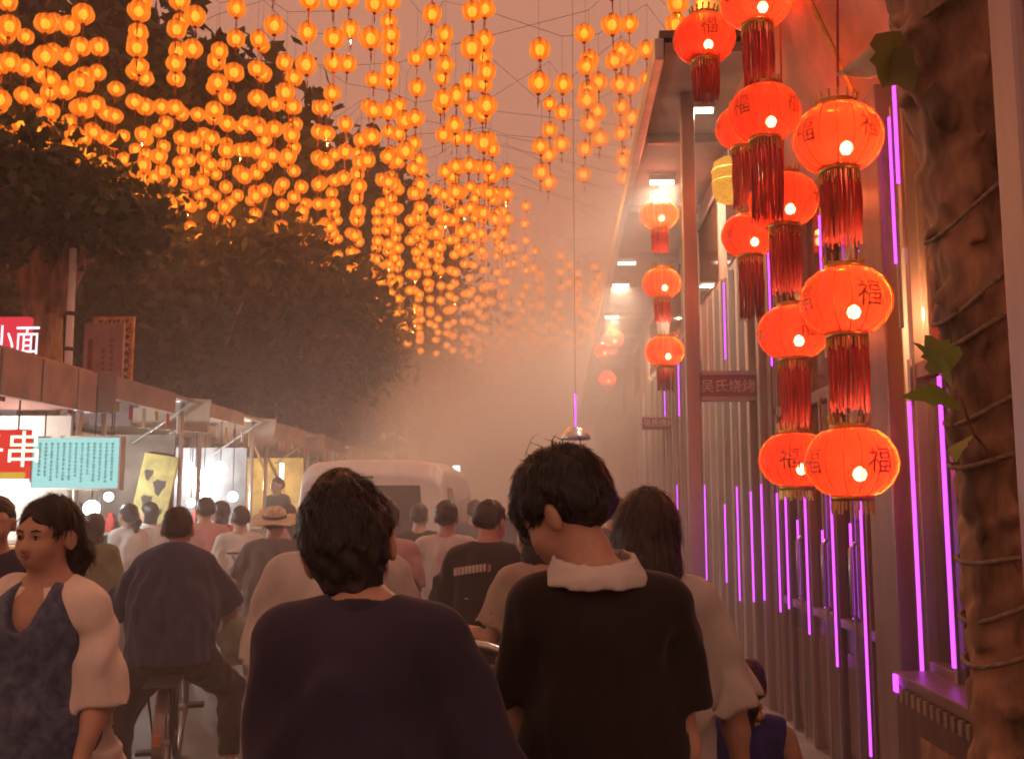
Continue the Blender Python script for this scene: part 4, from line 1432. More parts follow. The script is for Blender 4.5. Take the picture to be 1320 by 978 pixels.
def person(label, loc, yaw=0, H=1.72, res=.014, top='tee', top_mat=None, bottom='trousers', bot_mat=None, shoe=None, hair='short', hair_mat=None,
           head=(0, 0, 0), arms=None, legs=None, sleeve=.75, loose=1.0, hem=.84, fat=1.0, group=None, hairfn=None, z0=0.0, hand_curl=.5,
           fem=False, build_extra=None, seat=None, lean=0.0, neck_fwd=0.0, nstr=0, skin=None, neck_r=.064, sw=None, nside=0.0, neck_h=1.503):
    """standing figure of 1.72 m scaled to H, facing +Y locally"""
    sc = H / 1.72
    skin = skin or M['skin']; top_mat = top_mat or white; bot_mat = bot_mat or darkb; shoe = shoe or shoe_b; hair_mat = hair_mat or M['hair']
    sw = sw or (.155 if fem else .17)
    lz = 0.0 if seat is None else seat - .90          # drop of the pelvis when seated
    ln = lean                                           # forward lean of the torso (metres at the shoulder)

    def T(x, y, z):                                     # torso point with lean
        f = max(0, (z - .95) / .45)
        return V3(x, y + ln * f, z + lz - .12 * abs(ln) * f)
    # arms: (upper dir, fore dir) left then right
    arms = arms or (((-.16, -.02, -1), (-.06, .2, -1)), ((.16, -.02, -1), (.06, .2, -1)))
    legs = legs or (((-.02, .12, -1), (0, -.06, -1)), ((.02, -.1, -1), (0, -.22, -1)))
    B = SDF(res)
    # trunk
    B.el(T(0, 0, .95), (.155 * fat, .11 * fat, .12), k=.05)
    B.rc(T(0, .0, 1.0), T(0, .0, 1.16), .118 * fat, .122 * fat, .06, (1, 1.25, 1))
    B.rc(T(0, 0, 1.16), T(0, -.01, 1.31), .135 * fat, .14 * fat, .06, (1, 1.3, 1))
    B.rc(T(-sw + .04, -.01, 1.385), T(sw - .04, -.01, 1.385), .055, .055, .06)
    for s in (-1, 1):
        B.rc(T(s * .11, -.014, 1.385), T(s * .03, -.008, 1.455), .036, .042, .05)
    hb = T(nside, neck_fwd + .008, neck_h)                    # pivot of the head
    B.rc(T(0, -.015, 1.40), hb, .06 * (.88 if fem else 1), .052 * (.88 if fem else 1), .03)
    Rh = rotm(*head)

    def hp(x, y, z): return hb + Rh @ V3(x, y, z)
    # head
    B.rc(hb, hp(0, 0, .06), .052, .055, .03)
    B.el(hp(0, -.008, .125), (.074, .093, .088), Rh, .02)
    B.el(hp(0, .028, .085), (.062, .066, .085), Rh, .03)
    B.el(hp(0, .052, .028), (.042, .042, .032), Rh, .03)            # jaw and chin
    B.rc(hp(0, .088, .098), hp(0, .103, .062), .009, .013, .015)     # nose
    B.rc(hp(-.012, .092, .058), hp(.012, .092, .058), .008, .008, .01)
    B.rc(hp(-.02, .082, .036), hp(.02, .082, .036), .009, .009, .012)   # lips
    B.rc(hp(-.045, .072, .118), hp(.045, .072, .118), .014, .014, .02)   # brow
    for s in (-1, 1):
        B.el(hp(s * .03, .094, .097), (.018, .012, .012), Rh, .012, sub=True)
        B.el(hp(s * .03, .076, .097), (.013, .012, .011), Rh, .006)
        B.el(hp(s * .04, .06, .062), (.026, .026, .026), Rh, .03)
        er = Rh @ rotm(s * 22, 0, 0)
        B.el(hp(s * .083, -.008, .086), (.012, .022, .035), er, .008)
        B.el(hp(s * .095, .004, .088), (.008, .011, .02), er, .006, sub=True)
    joints = {}
    # arms and hands
    sl_data = []
    for i, s in enumerate((-1, 1)):
        sh = T(s * sw, -.01, 1.375)
        ud, fd = nrm(arms[i][0]), nrm(arms[i][1])
        elb = sh + ud * .285
        wr = elb + fd * .245
        af = (1.15 if fat > 1.15 else 1) * (.85 if fem else 1)
        B.rc(sh, elb, .05 * af, .04 * af, .04)
        B.rc(elb, elb + fd * .08, .041 * af, .042 * af, .03)
        B.rc(elb + fd * .08, wr, .042 * af, .027 * af, .03)
        sl_data.append((sh, elb, wr, ud, fd))
        # hand: lateral axis toward the thumb side
        lat = np.cross(fd, V3(-s, 0, .1)) * -s
        lat = arms[i][2] if len(arms[i]) > 2 else lat
        lat = nrm(lat - fd * np.dot(lat, fd))
        pn = np.cross(fd, lat) * s                      # palm normal
        pn = pn if np.dot(pn, V3(-s, .2, 0)) > 0 else -pn
        fr = max(.0088, res * .62)
        for q in range(4):
            off = lat * (.03 - .02 * q)
            kn = wr + fd * (.088 - .004 * abs(q - 1)) + off
            B.rc(wr + fd * .01 + off * .55, kn, .015, .0125, .012)
            fl = (.072, .08, .075, .058)[q]
            m1 = kn + nrm(fd + pn * hand_curl * .8) * fl * .55
            m2 = m1 + nrm(fd * (1 - hand_curl * .6) + pn * hand_curl * 1.7) * fl * .5
            B.rc(kn, m1, fr * 1.08, fr, .004)
            B.rc(m1, m2, fr, fr * .85, .004)
        th = wr + fd * .03 + lat * .026
        t1 = th + nrm(fd * .8 + lat * .75 + pn * .35) * .042
        B.rc(wr + fd * .012 + lat * .012, th, .016, .015, .01)
        B.rc(th, t1, .0135, fr * 1.1, .006)
        B.rc(t1, t1 + nrm(fd + lat * .15 + pn * .3) * .032, fr * 1.1, fr * .9, .004)
    # legs
    lg = []
    for i, s in enumerate((-1, 1)):
        hip = V3(s * .088, 0, .90 + lz)
        td, sd = nrm(legs[i][0]), nrm(legs[i][1])
        kn = hip + td * .42
        an = kn + sd * .40
        B.rc(hip, kn, .082 * fat, .054, .04); B.rc(kn, kn + sd * .12, .054, .053, .03); B.rc(kn + sd * .12, an, .053, .036, .03)
        fdir = nrm(legs[i][2]) if len(legs[i]) > 2 else V3(s * .15, 1, 0)
        B.rc(an + V3(0, 0, -.03), an + V3(0, 0, -.045) + fdir * .1, .035, .026, .02)
        lg.append((hip, kn, an, fdir, td, sd))
    body = link('person', B.mesh('person', skin), None, (loc[0], loc[1], z0), (0, 0, R(yaw)), sc)
    tag(body, label, 'person', group)
    # ---- top
    C = SDF(res)
    lo = loose
    if top in ('tee', 'polo', 'vest', 'cardigan', 'dress'):
        tk = .014 * lo
        wz = 1.0 + lz
        if top == 'dress':
            C.rc(T(0, 0, 1.0), T(0, 0, 1.3), .135 * fat + tk, .15 * fat + tk * .6, .06, (1, 1.22, 1))
            C.rc(T(0, 0, .5), T(0, 0, 1.0), .22, .145 * fat + tk, .08, (1, 1.15, 1))
            C.rc(T(-sw + .04, -.01, 1.375), T(sw - .04, -.01, 1.375), .06, .06, .05)
            C.plane((0, 0, hem + lz), (0, 0, -1))
        else:
            C.rc(T(0, 0, hem - .05), T(0, .0, 1.12), .152 * fat + tk * 1.6, .15 * fat + tk * 1.5, .06, (1, 1.22 / (1 + .1 * (lo - 1)), 1))
            C.rc(T(0, 0, 1.12), T(0, -.012, 1.31), .15 * fat + tk * 1.5, .152 * fat + tk, .08, (1, 1.25 / (1 + .06 * (lo - 1)), 1))
            C.rc(T(-sw + .035, -.012, 1.388), T(sw - .035, -.012, 1.388), .062 + tk * .4, .062 + tk * .4, .06)
            for s in (-1, 1):
                C.rc(T(s * .13, -.018, 1.40), T(s * .055, -.014, 1.425), .05 + tk * .2, .042 + tk * .1, .06)
        if top in ('tee', 'polo', 'cardigan'):
            for (sh, elb, wr, ud, fd) in sl_data:
                sl = sleeve
                e1 = sh + ud * .285 * min(sl, 1.0)
                ra, rb_ = .06 + tk * .5, .066 + tk * 1.1
                C.rc(sh - ud * .02, e1, ra, rb_ if sl <= 1 else ra, .022, cut=ud if sl <= 1 else None)
                if sl > 1:
                    e2 = elb + fd * .245 * (sl - 1)
                    C.rc(e1, e2, ra, rb_ * .9, .03, cut=fd)
        if top == 'cardigan':
            for (sh, elb, wr, ud, fd) in sl_data:
                # batwing cloth between arm and flank
                C.rc(sh + ud * .1, T(0, 0, 1.0) * .35 + (elb + ud * .02) * .65, .06, .09, .1)
                C.rc(elb, elb * .6 + T(0, -.03, .9) * .4 + V3(0, 0, -.08), .07, .07, .1)
        C.folds(.008 * lo ** .5, .12, sum(map(ord, label)) % 997, .35, 1.43 + lz)
        if top == 'cardigan':
            C.el(T(0, .22, 1.1), (.105, .24, .7), k=.01, sub=True)
        C.plane((0, 0, hem + lz), (0, 0, -1))
        # openings
        if top == 'dress':
            C.el(T(0, .1, 1.43), (.062, .14, .13), k=.01, sub=True)
            C.rc(T(0, -.02, 1.38), T(0, 0, 1.6), .055, .07, .01, sub=True)
        elif top == 'vest':
            C.rc(T(0, -.03, 1.41), T(0, .03, 1.6), .075, .1, .01, sub=True)
            for (sh, elb, wr, ud, fd) in sl_data:
                C.el(sh + V3(np.sign(sh[0]) * .02, 0, -.03), (.05, .09, .11), k=.01, sub=True)
        else:
            C.rc(T(0, -.012, 1.445), T(0, .01, 1.6), neck_r, neck_r + .021, .008, sub=True)
        if top in ('tee', 'polo', 'cardigan'):
            for (sh, elb, wr, ud, fd) in sl_data:
                sl = sleeve; rb_ = .066 + tk * 1.1
                if sl <= 1:
                    e1 = sh + ud * .285 * sl
                    C.rc(e1 - ud * .05, e1 + ud * .03, rb_ - .03, rb_ - .011, .006, sub=True)
                else:
                    e2 = elb + fd * .245 * (sl - 1)
                    C.rc(e2 - fd * .05, e2 + fd * .03, rb_ * .9 - .03, rb_ * .9 - .011, .006, sub=True)
        # hollow skirt of the shirt
        C.rc(T(0, 0, hem - .1), T(0, 0, hem + .05), .152 * fat + tk * 1.6 - .012, .12, .006, (1, 1.22, 1), sub=True) if top != 'dress' else None
        nm = {'tee': 'shirt', 'polo': 'shirt', 'vest': 'vest', 'cardigan': 'cardigan', 'dress': 'dress'}[top]
        topo = link(nm, C.mesh(nm, top_mat), body)
        if top == 'tee' and res < .0125 and neck_r < .07:
            Q = SDF(.006)
            Q.rc(T(0, -.016, 1.40), T(0, .0, 1.52), neck_r + .026, neck_r + .008, .01)
            Q.rc(T(0, -.016, 1.37), T(0, .0, 1.55), neck_r + .012, neck_r - .004, .004, sub=True)
            Q.plane(T(0, 0, 1.462), nrm((0, .3, 1))); Q.plane(T(0, 0, 1.40), (0, 0, -1))
            link('collar_rib', Q.mesh('collar_rib', top_mat), topo)
    # ---- bottoms
    if bottom:
        P_ = SDF(max(res, .012))
        if bottom == 'skirt':
            P_.rc(V3(0, 0, 1.0 + lz), V3(0, .0, .45 + lz), .14, .22, .05, (1, 1.2, 1)); P_.plane((0, 0, .46), (0, 0, -1))
        else:
            P_.el(V3(0, 0, .93 + lz), (.165 * fat, .125 * fat, .12), k=.05)
            for (hip, kn, an, fdir, td, sd) in lg:
                if bottom == 'shorts':
                    P_.rc(hip, kn - td * .08, .1 * fat, .085, .05, cut=td)
                else:
                    P_.rc(hip, kn, .1 * fat, .074, .05); P_.rc(kn, an - sd * .02, .074, .062, .04, cut=sd)
        P_.folds(.006, .12, 31 + len(label), .5)
        link({'skirt': 'skirt', 'shorts': 'shorts'}.get(bottom, 'trousers'), P_.mesh('trousers', bot_mat), body)
    # ---- shoes
    for (hip, kn, an, fdir, td, sd) in lg:
        S = SDF(.012)
        a = an + V3(0, 0, -.025)
        S.rc(a - fdir * .03, a + fdir * .02 + V3(0, 0, -.02), .042, .04, .03)
        S.rc(a + V3(0, 0, -.028), a + V3(0, 0, -.035) + fdir * .15, .04, .034, .04, (1, 1, 1.2))
        S.plane(a + V3(0, 0, -.063), (0, 0, -1))
        link('shoe', S.mesh('shoe', shoe), body)
    # ---- hair
    if hair:
        fr_sel = lambda co: ((co - hb) @ Rh[:, 1] < .058) & ((co - hb) @ Rh[:, 2] > .02)
        Hs = SDF(max(.007, res * .8))
        if hair == 'short':
            Hs.el(hp(0, -.016, .138), (.083, .1, .092), Rh, .02)
            Hs.rc(hp(-.03, -.06, .1), hp(.03, -.06, .1), .05, .05, .03)
            Hs.el(hp(0, .115, .075), (.085, .07, .078), Rh, .01, sub=True)
            for s in (-1, 1):
                Hs.el(hp(s * .085, .002, .07), (.03, .03, .055), Rh, .012, sub=True)
            Hs.plane(hp(0, -.05, .035), Rh @ nrm((0, .45, -1)))
        elif hair in ('bob', 'long', 'pony', 'bun'):
            Hs.el(hp(0, -.014, .136), (.086, .104, .094), Rh, .02)
            if hair == 'bob':
                Hs.rc(hp(-.03, -.04, .1), hp(-.035, -.03, .0), .06, .05, .03); Hs.rc(hp(.03, -.04, .1), hp(.035, -.03, .0), .06, .05, .03)
            if hair == 'long':
                Hs.rc(hp(0, -.045, .1), hp(0, -.06, -.02), .078, .085, .04, (1, 1.15, 1))
                Hs.rc(hp(0, -.06, -.02), T(.01, -.125, 1.33), .085, .075, .05, (1, 1.6, 1))
                Hs.rc(T(.03, -.13, 1.34), T(.07, -.14, 1.12), .05, .018, .05, (1, 1.6, 1))
                for s in (-1, 1): Hs.rc(hp(s * .06, -.02, .1), hp(s * .07, -.03, -.08), .035, .03, .04)
            if hair == 'pony':
                Hs.rc(hp(0, -.1, .08), hp(.0, -.145, .03), .03, .045, .03); Hs.rc(hp(0, -.145, .03), hp(.0, -.14, -.06), .045, .02, .03)
                Hs.rc(hp(-.03, -.05, .09), hp(.03, -.05, .09), .055, .055, .03)
            if hair == 'bun':
                Hs.el(hp(0, -.08, .21), (.045, .045, .04), Rh, .02)
                Hs.rc(hp(-.03, -.05, .09), hp(.03, -.05, .09), .052, .052, .03)
            Hs.el(hp(.012 if hair == 'pony' else 0, .118, .08), (.074, .07, .096), Rh, .01, sub=True)
            if hair in ('pony', 'bun'):
                for s in (-1, 1): Hs.el(hp(s * .088, .0, .07), (.03, .03, .05), Rh, .012, sub=True)
        if hairfn: hairfn(Hs, hp, Rh, T)
        Hs.folds(.004, .045, 77, .6)
        hm = Hs.mesh('hair', hair_mat)
        ho = link('hair', hm, body)
        if nstr:
            strands('hair_strands', hm, hp(0, -.04, .225), nstr, .03 if hair == 'short' else .09, .001, hair_mat, 5, body, lift=.22 if hair == 'short' else .1, sel=(lambda co: (co - hb) @ Rh[:, 2] > .085) if hair == 'short' else fr_sel if hair == 'pony' else None)
    body['_'] = 0
    del body['_']
    ctx = dict(body=body, hp=hp, Rh=Rh, T=T, sl=sl_data, lg=lg, hb=hb, sw=sw)
    if build_extra: build_extra(ctx)
    return ctx


def face(ctx, big=False):
    """eyes, brows and lips as small pieces on the head"""
    hp, Rh, body = ctx['hp'], ctx['Rh'], ctx['body']
    Rm = Matrix(Rh.tolist())
    eyew = pmat('eye_white', (.55, .5, .46), .3); iris = pmat('iris', (.012, .008, .006), .2); lipm = pmat('lips', (.52, .2, .16), .45)
    for s in (-1, 1):
        b = MB(); b.lathe([(.001, -.006), (.008, -.005), (.0145, 0), (.008, .005), (.001, .006)], 12)
        b.v = [tuple(hp(s * .031 + q[0], .0885 + q[1] * .3, .0975 + q[2] * .9)) for q in b.v]
        e = b.build('eye', eyew, body, smooth=True)
        b = MB(); b.lathe([(.001, -.006), (.005, -.0045), (.0068, 0), (.005, .0045), (.001, .006)], 10)
        b.v = [tuple(hp(s * .031 + q[0], .0925 + q[1] * .3, .0975 + q[2])) for q in b.v]
        b.build('iris', iris, e, smooth=True)
        b = MB(); b.tube([hp(s * .014, .094, .1165), hp(s * .032, .0945, .122), hp(s * .052, .082, .116)], [.0022, .0034, .0012], 5); b.build('eyebrow', M['hair'], body)
        b = MB(); b.tube([hp(s * .016, .0925, .1), hp(s * .031, .0975, .105), hp(s * .047, .086, .0985)], [.001, .0022, .001], 5); b.build('eyelid', M['hair'], body)
    b = MB()
    b.tube([hp(-.03, .085, .0375), hp(-.012, .098, .0415), hp(0, .0985, .0395), hp(.012, .098, .0415), hp(.03, .085, .0375)], [.001, .0045, .004, .0045, .001], 6)
    b.tube([hp(-.028, .086, .036), hp(0, .0975, .032), hp(.028, .086, .036)], [.001, .0055, .001], 6)
    b.build('lips', lipm, body, smooth=True)


# --- 1 young man in navy shirt, back to us
def hA(Hs, hp, Rh, T):
    Hs.el(hp(0, -.01, .165), (.086, .1, .085), Rh, .03)
    Hs.el(hp(-.05, .045, .165), (.04, .06, .05), Rh, .03)
    Hs.el(hp(.0, -.055, .11), (.07, .058, .07), Rh, .03)
    Hs.el(hp(.0, -.045, .055), (.066, .05, .065), Rh, .03)
    Hs.el(hp(.0, -.035, .015), (.05, .04, .05), Rh, .03)


pA = W(470, 790, 1.95)
person('young man in navy t-shirt seen from behind, dark hair, head tilted left', (pA.x, 1.95), 0, 1.655, .008, 'tee', navy, 'trousers', black, head=(6, 13, -12), neck_fwd=.03, neck_r=.06, nside=-.022, neck_h=1.478,
       arms=(((-.02, -.02, -1), (-.05, .3, -1)), ((.4, -.02, -1), (.1, .3, -1))), sleeve=1.0, loose=1.5, sw=.152, hairfn=hA, nstr=9000, hem=.78)


# --- 2 young man in black shirt with white collar, glasses, looking down to the left
def hB(Hs, hp, Rh, T):
    Hs.el(hp(0, -.012, .165), (.092, .112, .088), Rh, .03)
    Hs.el(hp(.02, .06, .172), (.07, .062, .052), Rh, .03)
    Hs.el(hp(0, .09, .135), (.06, .028, .04), Rh, .02)
    Hs.el(hp(0, -.06, .125), (.076, .062, .085), Rh, .03)


def xB(c):
    hp, body, T = c['hp'], c['body'], c['T']
    # shirt collar standing out of the black top
    C = SDF(.006)
    C.rc(T(-.01, -.02, 1.44), T(-.02, .0, 1.53), .122, .08, .01, (1, 1.08, 1))
    C.rc(T(-.01, -.02, 1.41), T(-.02, .004, 1.56), .112, .064, .006, (1, 1.08, 1), sub=True)
    C.plane(T(0, 0, 1.512), nrm((0, -.2, 1))); C.plane(T(0, 0, 1.452), nrm((0, .1, -1)))
    C.el(T(0, .12, 1.47), (.03, .08, .08), k=.01, sub=True)
    C.folds(.002, .08, 3)
    link('collar', C.mesh('collar', white), body)
    fm = pmat('spectacle_frame', (.02, .02, .022), .3)
    for s in (-1, 1):
        b = MB(); pts = [hp(s * .033 + .024 * math.cos(a) , .103 + .002 * math.cos(a * 2), .094 + .019 * math.sin(a)) for a in np.linspace(0, 2 * math.pi, 17)]
        b.tube(pts, .0018, 6, caps=False)
        e = b.build('spectacle_rim', fm, body, smooth=True)
        b = MB(); b.add([hp(s * .033 + .023 * math.cos(a), .103, .094 + .018 * math.sin(a)) for a in np.linspace(0, 2 * math.pi, 16, endpoint=False)], [tuple(range(16))])
        b.build('lens', glass_mat('spectacle_lens', (.95, .95, .95), .15, .02), e)
        b = MB(); b.tube([hp(s * .057, .1, .1), hp(s * .076, .05, .1), hp(s * .083, .0, .098)], .0018, 5); b.build('temple', fm, body)
    b = MB(); b.tube([hp(-.01, .103, .1), hp(0, .106, .102), hp(.01, .103, .1)], .0018, 5); b.build('bridge', fm, body)
    # loose locks standing up
    b = MB()
    for k in range(10):
        x, y = rnd.uniform(-.07, .07), rnd.uniform(-.08, .07)
        h = rnd.uniform(.01, .035)
        b.tube([hp(x, y, .215), hp(x + .01, y - .01, .235 + h * .5), hp(x + rnd.uniform(-.03, .03), y + rnd.uniform(-.03, .02), .235 + h)], [.002, .0014, .0003], 4)
    b.tube([hp(.03, .03, .235), hp(.035, .045, .285), hp(.02, .0, .305), hp(.01, -.03, .3)], [.0012, .001, .0008, .0003], 4)
    b.build('loose_locks', M['hair'], body)
    face(c)


pB = W(762, 745, 2.2)
person('young man in black t-shirt with white collar and glasses, looking down left', (pB.x + .02, 2.25), 0, 1.70, .008, 'tee', black, 'trousers', black, head=(60, 30, 0),
       arms=(((-.13, .12, -1), (.35, .9, .15)), ((.1, .1, -1), (-.3, .9, .1))), sleeve=.66, loose=1.05, neck_r=.072, neck_h=1.512, sw=.142, nside=-.03, hairfn=hB, nstr=9000, build_extra=xB, hem=.8, neck_fwd=.02)


# --- 3 long-haired woman in white
def xC(c):
    sh, elb, wr, ud, fd = c['sl'][1]
    b = MB()
    pts = []
    e1 = nrm(np.cross(fd, V3(0, 1, 0))); e2 = np.cross(fd, e1)
    for k in range(21):
        a = 2 * math.pi * k / 20
        pts.append(wr - fd * .012 + (e1 * math.cos(a) + e2 * math.sin(a)) * .031)
    b.tube(pts, .0035, 6, caps=False); b.build('bracelet', M['steel'], c['body'], smooth=True)


pC = W(846, 740, 2.95)
person('long brown haired woman in loose white shirt holding a child by the hand', (pC.x - .03, 2.95), -4, 1.635, .01, 'tee', white, 'trousers', beige, hair='long', hair_mat=M['hair_brown'], head=(2, 8, 3),
       arms=(((-.25, .05, -1), (-.05, .3, -1)), ((.34, .02, -1), (.12, .12, -1))), sleeve=1.0, loose=1.6, fem=True, nstr=5000, build_extra=xC, hem=.74)


# --- 4 child in blue vest
def xD(c):
    body, T, hp = c['body'], c['T'], c['hp']
    for (sh, elb, wr, ud, fd) in c['sl']:
        s = np.sign(sh[0])
        b = MB(); pts = [sh + V3(s * .0 - s * .035, .075 * math.cos(a), -.03 + .1 * math.sin(a)) for a in np.linspace(0, 2 * math.pi, 17)]
        b.tube(pts, .011, 6, caps=False); b.build('trim', yellowc, body, smooth=True)
    b = MB(); pts = [T(.085 * math.cos(a), .085 * math.sin(a) - .015, 1.445) for a in np.linspace(0, 2 * math.pi, 17)]
    b.tube(pts, .01, 6, caps=False); b.build('trim', yellowc, body, smooth=True)
    for k in range(3):
        b = MB(); b.lathe([(.001, -.02), (.018, -.01), (.02, .0), (.014, .016), (.001, .02)], 10); b.build('hair_bobble', M['gold'], body, tuple(hp(.05, -.08, .02 - .05 * k)), smooth=True)


pD = W(958, 900, 3.2)
person('small child in royal blue vest with yellow trim beside the wall', (pD.x + .01, 3.2), -8, 1.13, .011, 'vest', royal, 'shorts', royal, hair='pony', hair_mat=M['hair_brown'],
       arms=(((-.35, .05, -1), (-.3, .1, -.6)), ((.3, 0, -1), (.1, .2, -1))), loose=1.4, fat=1.0, build_extra=xD, hem=.85)


# --- 5 woman walking toward us
def hE(Hs, hp, Rh, T):
    Hs.el(hp(.035, .062, .178), (.05, .035, .035), Rh, .025); Hs.el(hp(-.04, .06, .178), (.05, .035, .035), Rh, .025)


def xE(c):
    face(c)
    body, T = c['body'], c['T']
    # cardigan worn over the dress
    C = SDF(.009)
    C.rc(T(0, -.02, .72), T(0, -.02, 1.3), .2, .175, .06, (1, 1.2, 1))
    C.rc(T(-.13, -.012, 1.395), T(.13, -.012, 1.395), .072, .072, .06)
    for (sh, elb, wr, ud, fd) in c['sl']:
        C.rc(sh, elb + ud * .03, .066, .098, .04, cut=ud)
        C.rc(T(np.sign(sh[0]) * .15, -.04, 1.2), T(np.sign(sh[0]) * .2, -.06, .76), .06, .075, .06)
    C.folds(.011, .16, 9, .2)
    C.el(T(0, .3, 1.0), (.115, .3, .75), k=.015, sub=True)
    C.rc(T(0, -.012, 1.43), T(0, .04, 1.6), .07, .1, .01, sub=True)
    for (sh, elb, wr, ud, fd) in c['sl']:
        C.rc(elb - ud * .04, elb + ud * .08, .05, .096, .006, sub=True)
    C.plane(T(0, 0, .79), nrm((.0, .1, -1)))
    link('cardigan', C.mesh('cardigan', cream), body)
    # fringe at the hip
    b = MB()
    for k in range(16):
        x = -.27 + .008 * k
        b.tube([T(x, .07, .86), T(x - .005, .08, .78), T(x + rnd.uniform(-.02, .02), .08, .69)], [.004, .004, .002], 4)
    b.build('fringe', beige, body)


pE = W(48, 780, 3.1)
person('woman in blue print dress and cream cardigan walking toward us', (pE.x + .03, 3.1), 170, 1.615, .0085, 'dress', dress_mat(), None, None, hair='pony', head=(-4, 2, 0), fem=True, fat=1.12,
       arms=(((-.17, -.04, -1), (-.16, .62, -.72)), ((.2, -.05, -1), (.05, .1, -1))), nstr=4000, build_extra=xE, hem=.35, hand_curl=.35)

# --- 6 person cut by the left edge
pF = W(-12, 760, 4.4)
c = person('person in dark top cut off by the picture edge behind the cardigan woman', (pF.x, 4.4), 200, 1.63, .013, 'tee', navy, 'trousers', black, hair='short')
# --- 7 olive shirt
pG = W(117, 760, 7.4)
person('woman with dark bob and olive shirt walking away by the stalls', (pG.x, 7.4), 8, 1.53, .014, 'tee', olive, 'shorts', beige, hair='bob', fem=True, loose=1.7, sleeve=.95)
# --- 8 white tee, dark skirt
pH = W(162, 740, 9.6)
person('woman in white t-shirt and long dark skirt standing at the stalls', (pH.x, 9.6), 60, 1.6, .015, 'tee', white, 'trousers', darkb, shoe_w, hair='pony', fem=True, fat=1.1, loose=1.4)


# --- 9 cyclist
def xI(c):
    pass


pI = W(226, 800, 5.7)
IX = pI.x - .05
person('heavy man in dark navy shirt riding a bicycle away', (IX, 5.78), 16, 1.74, .011, 'tee', darkb, 'trousers', black, shoe_w, fat=1.3, loose=1.9, sleeve=1.0, seat=.75, lean=.1, head=(-4, 6, 0),
       arms=(((-.5, .35, -.85), (.12, .9, -.35)), ((.5, .35, -.85), (-.12, .9, -.35))), hem=.86, nstr=3000, z0=.0,
       legs=(((-.42, .42, -.8), (-.02, -.1, -1)), ((.55, .62, -.55), (.02, -.1, -1))))
# --- 10 rider with straw hat
def xJ(c):
    hp, body = c['hp'], c['body']
    b = MB(); b.lathe([(.001, .225), (.05, .222), (.082, .2), (.093, .15), (.1, .142), (.15, .132), (.175, .128), (.175, .122), (.1, .132), (.09, .135)], 28, scal=lambda a, r, z: r * (1 + .02 * math.sin(3 * a)))
    ca, sa = math.cos(R(28)), math.sin(R(28))
    def hat(q):
        y_, z_ = q[1], q[2] - .13 + .015 * math.sin(3 * math.atan2(q[1], q[0])) * (math.hypot(q[0], q[1]) > .12)
        return tuple(hp(q[0], y_ * ca - z_ * sa - .035, .128 + y_ * sa + z_ * ca))
    b.v = [hat(q) for q in b.v]
    h = b.build('straw_hat', straw, body, smooth=True)
    b = MB(); b.lathe([(.094, .145), (.0955, .16), (.093, .172)], 28)
    b.v = [hat(q) for q in b.v]
    b.build('hat_band', grey, h)


pJ = W(350, 760, 7.6)
person('rider in grey shirt and wide straw hat on a scooter', (pJ.x, 7.6), 10, 1.7, .014, 'tee', grey, 'trousers', darkb, fat=1.1, loose=1.5, seat=.78, lean=.06, head=(0, 12, 0), build_extra=xJ,
       arms=(((-.4, .4, -.85), (.1, .9, -.1)), ((.4, .4, -.85), (-.1, .9, -.1))), legs=(((-.2, .9, -.25), (0, -.05, -1)), ((.2, .9, -.25), (0, -.05, -1))))
# --- 11.. shoppers round the bright stall
pK = W(262, 720, 9.2)
person('man in pink shirt facing the dazzling stall lamps', (pK.x, 9.2), 40, 1.66, .016, 'tee', pink, 'trousers', darkb, loose=1.4)
pL = W(308, 730, 8.9)
person('shopper in white t-shirt between the pink shirt and the straw hat', (pL.x, 8.9), 30, 1.58, .016, 'tee', white, 'trousers', beige, loose=1.4)
pM = W(282, 720, 10.4)
person('shopper in red top half hidden behind the white t-shirt', (pM.x, 10.4), 70, 1.63, .017, 'tee', cloth('cloth_red', (.4, .08, .07)), 'trousers', black, hair='bob', fem=True)
pK2 = W(375, 700, 10.6)
person('woman in pale top passing the yellow stall', (pK2.x - .05, 10.6), 60, 1.6, .017, 'tee', pink, 'skirt', darkb, hair='long', fem=True)
pN = W(356, 690, 15.0)
person('stall keeper in black shirt raised above the crowd in the yellow stall', (pN.x, 15.0), 150, 1.72, .017, 'tee', black, 'trousers', black, build_extra=face, z0=.28)
for k, (u, y, h_, ym, lab) in enumerate(((95, 11.2, 1.62, grey, 'shopper in grey leaning to the cyan menu stall'), (190, 11.0, 1.62, white, 'shopper in white beside the yellow display board'))):
    p = W(u, 720, y)
    person(lab, (p.x, y), 70, h_, .018, 'tee', ym, 'trousers', darkb, hair='bob' if k else 'short', fem=bool(k))

# --- 12 man in white directly ahead of the navy shirt
pO = W(440, 760, 3.15)
person('man in white t-shirt mostly hidden by the navy shirted man', (pO.x - .01, 3.15), 0, 1.70, .011, 'tee', white, 'trousers', grey, loose=1.3, sleeve=.9, nstr=3000,
       arms=(((-.2, -.02, -1), (-.12, .25, -1)), ((.16, 0, -1), (0, .3, -1))))
pP = W(497, 720, 6.2)
person('woman in pink white t-shirt with hair tied up behind the van window', (pP.x, 6.2), 4, 1.62, .014, 'tee', cloth('cloth_palepink', (.6, .42, .38)), 'shorts', darkb, hair='bun', fem=True, loose=1.4)
pQ = W(575, 740, 7.0)
person('man in plain white t-shirt walking toward the van corner', (pQ.x, 7.0), 0, 1.62, .014, 'tee', white, 'trousers', grey, loose=1.6)


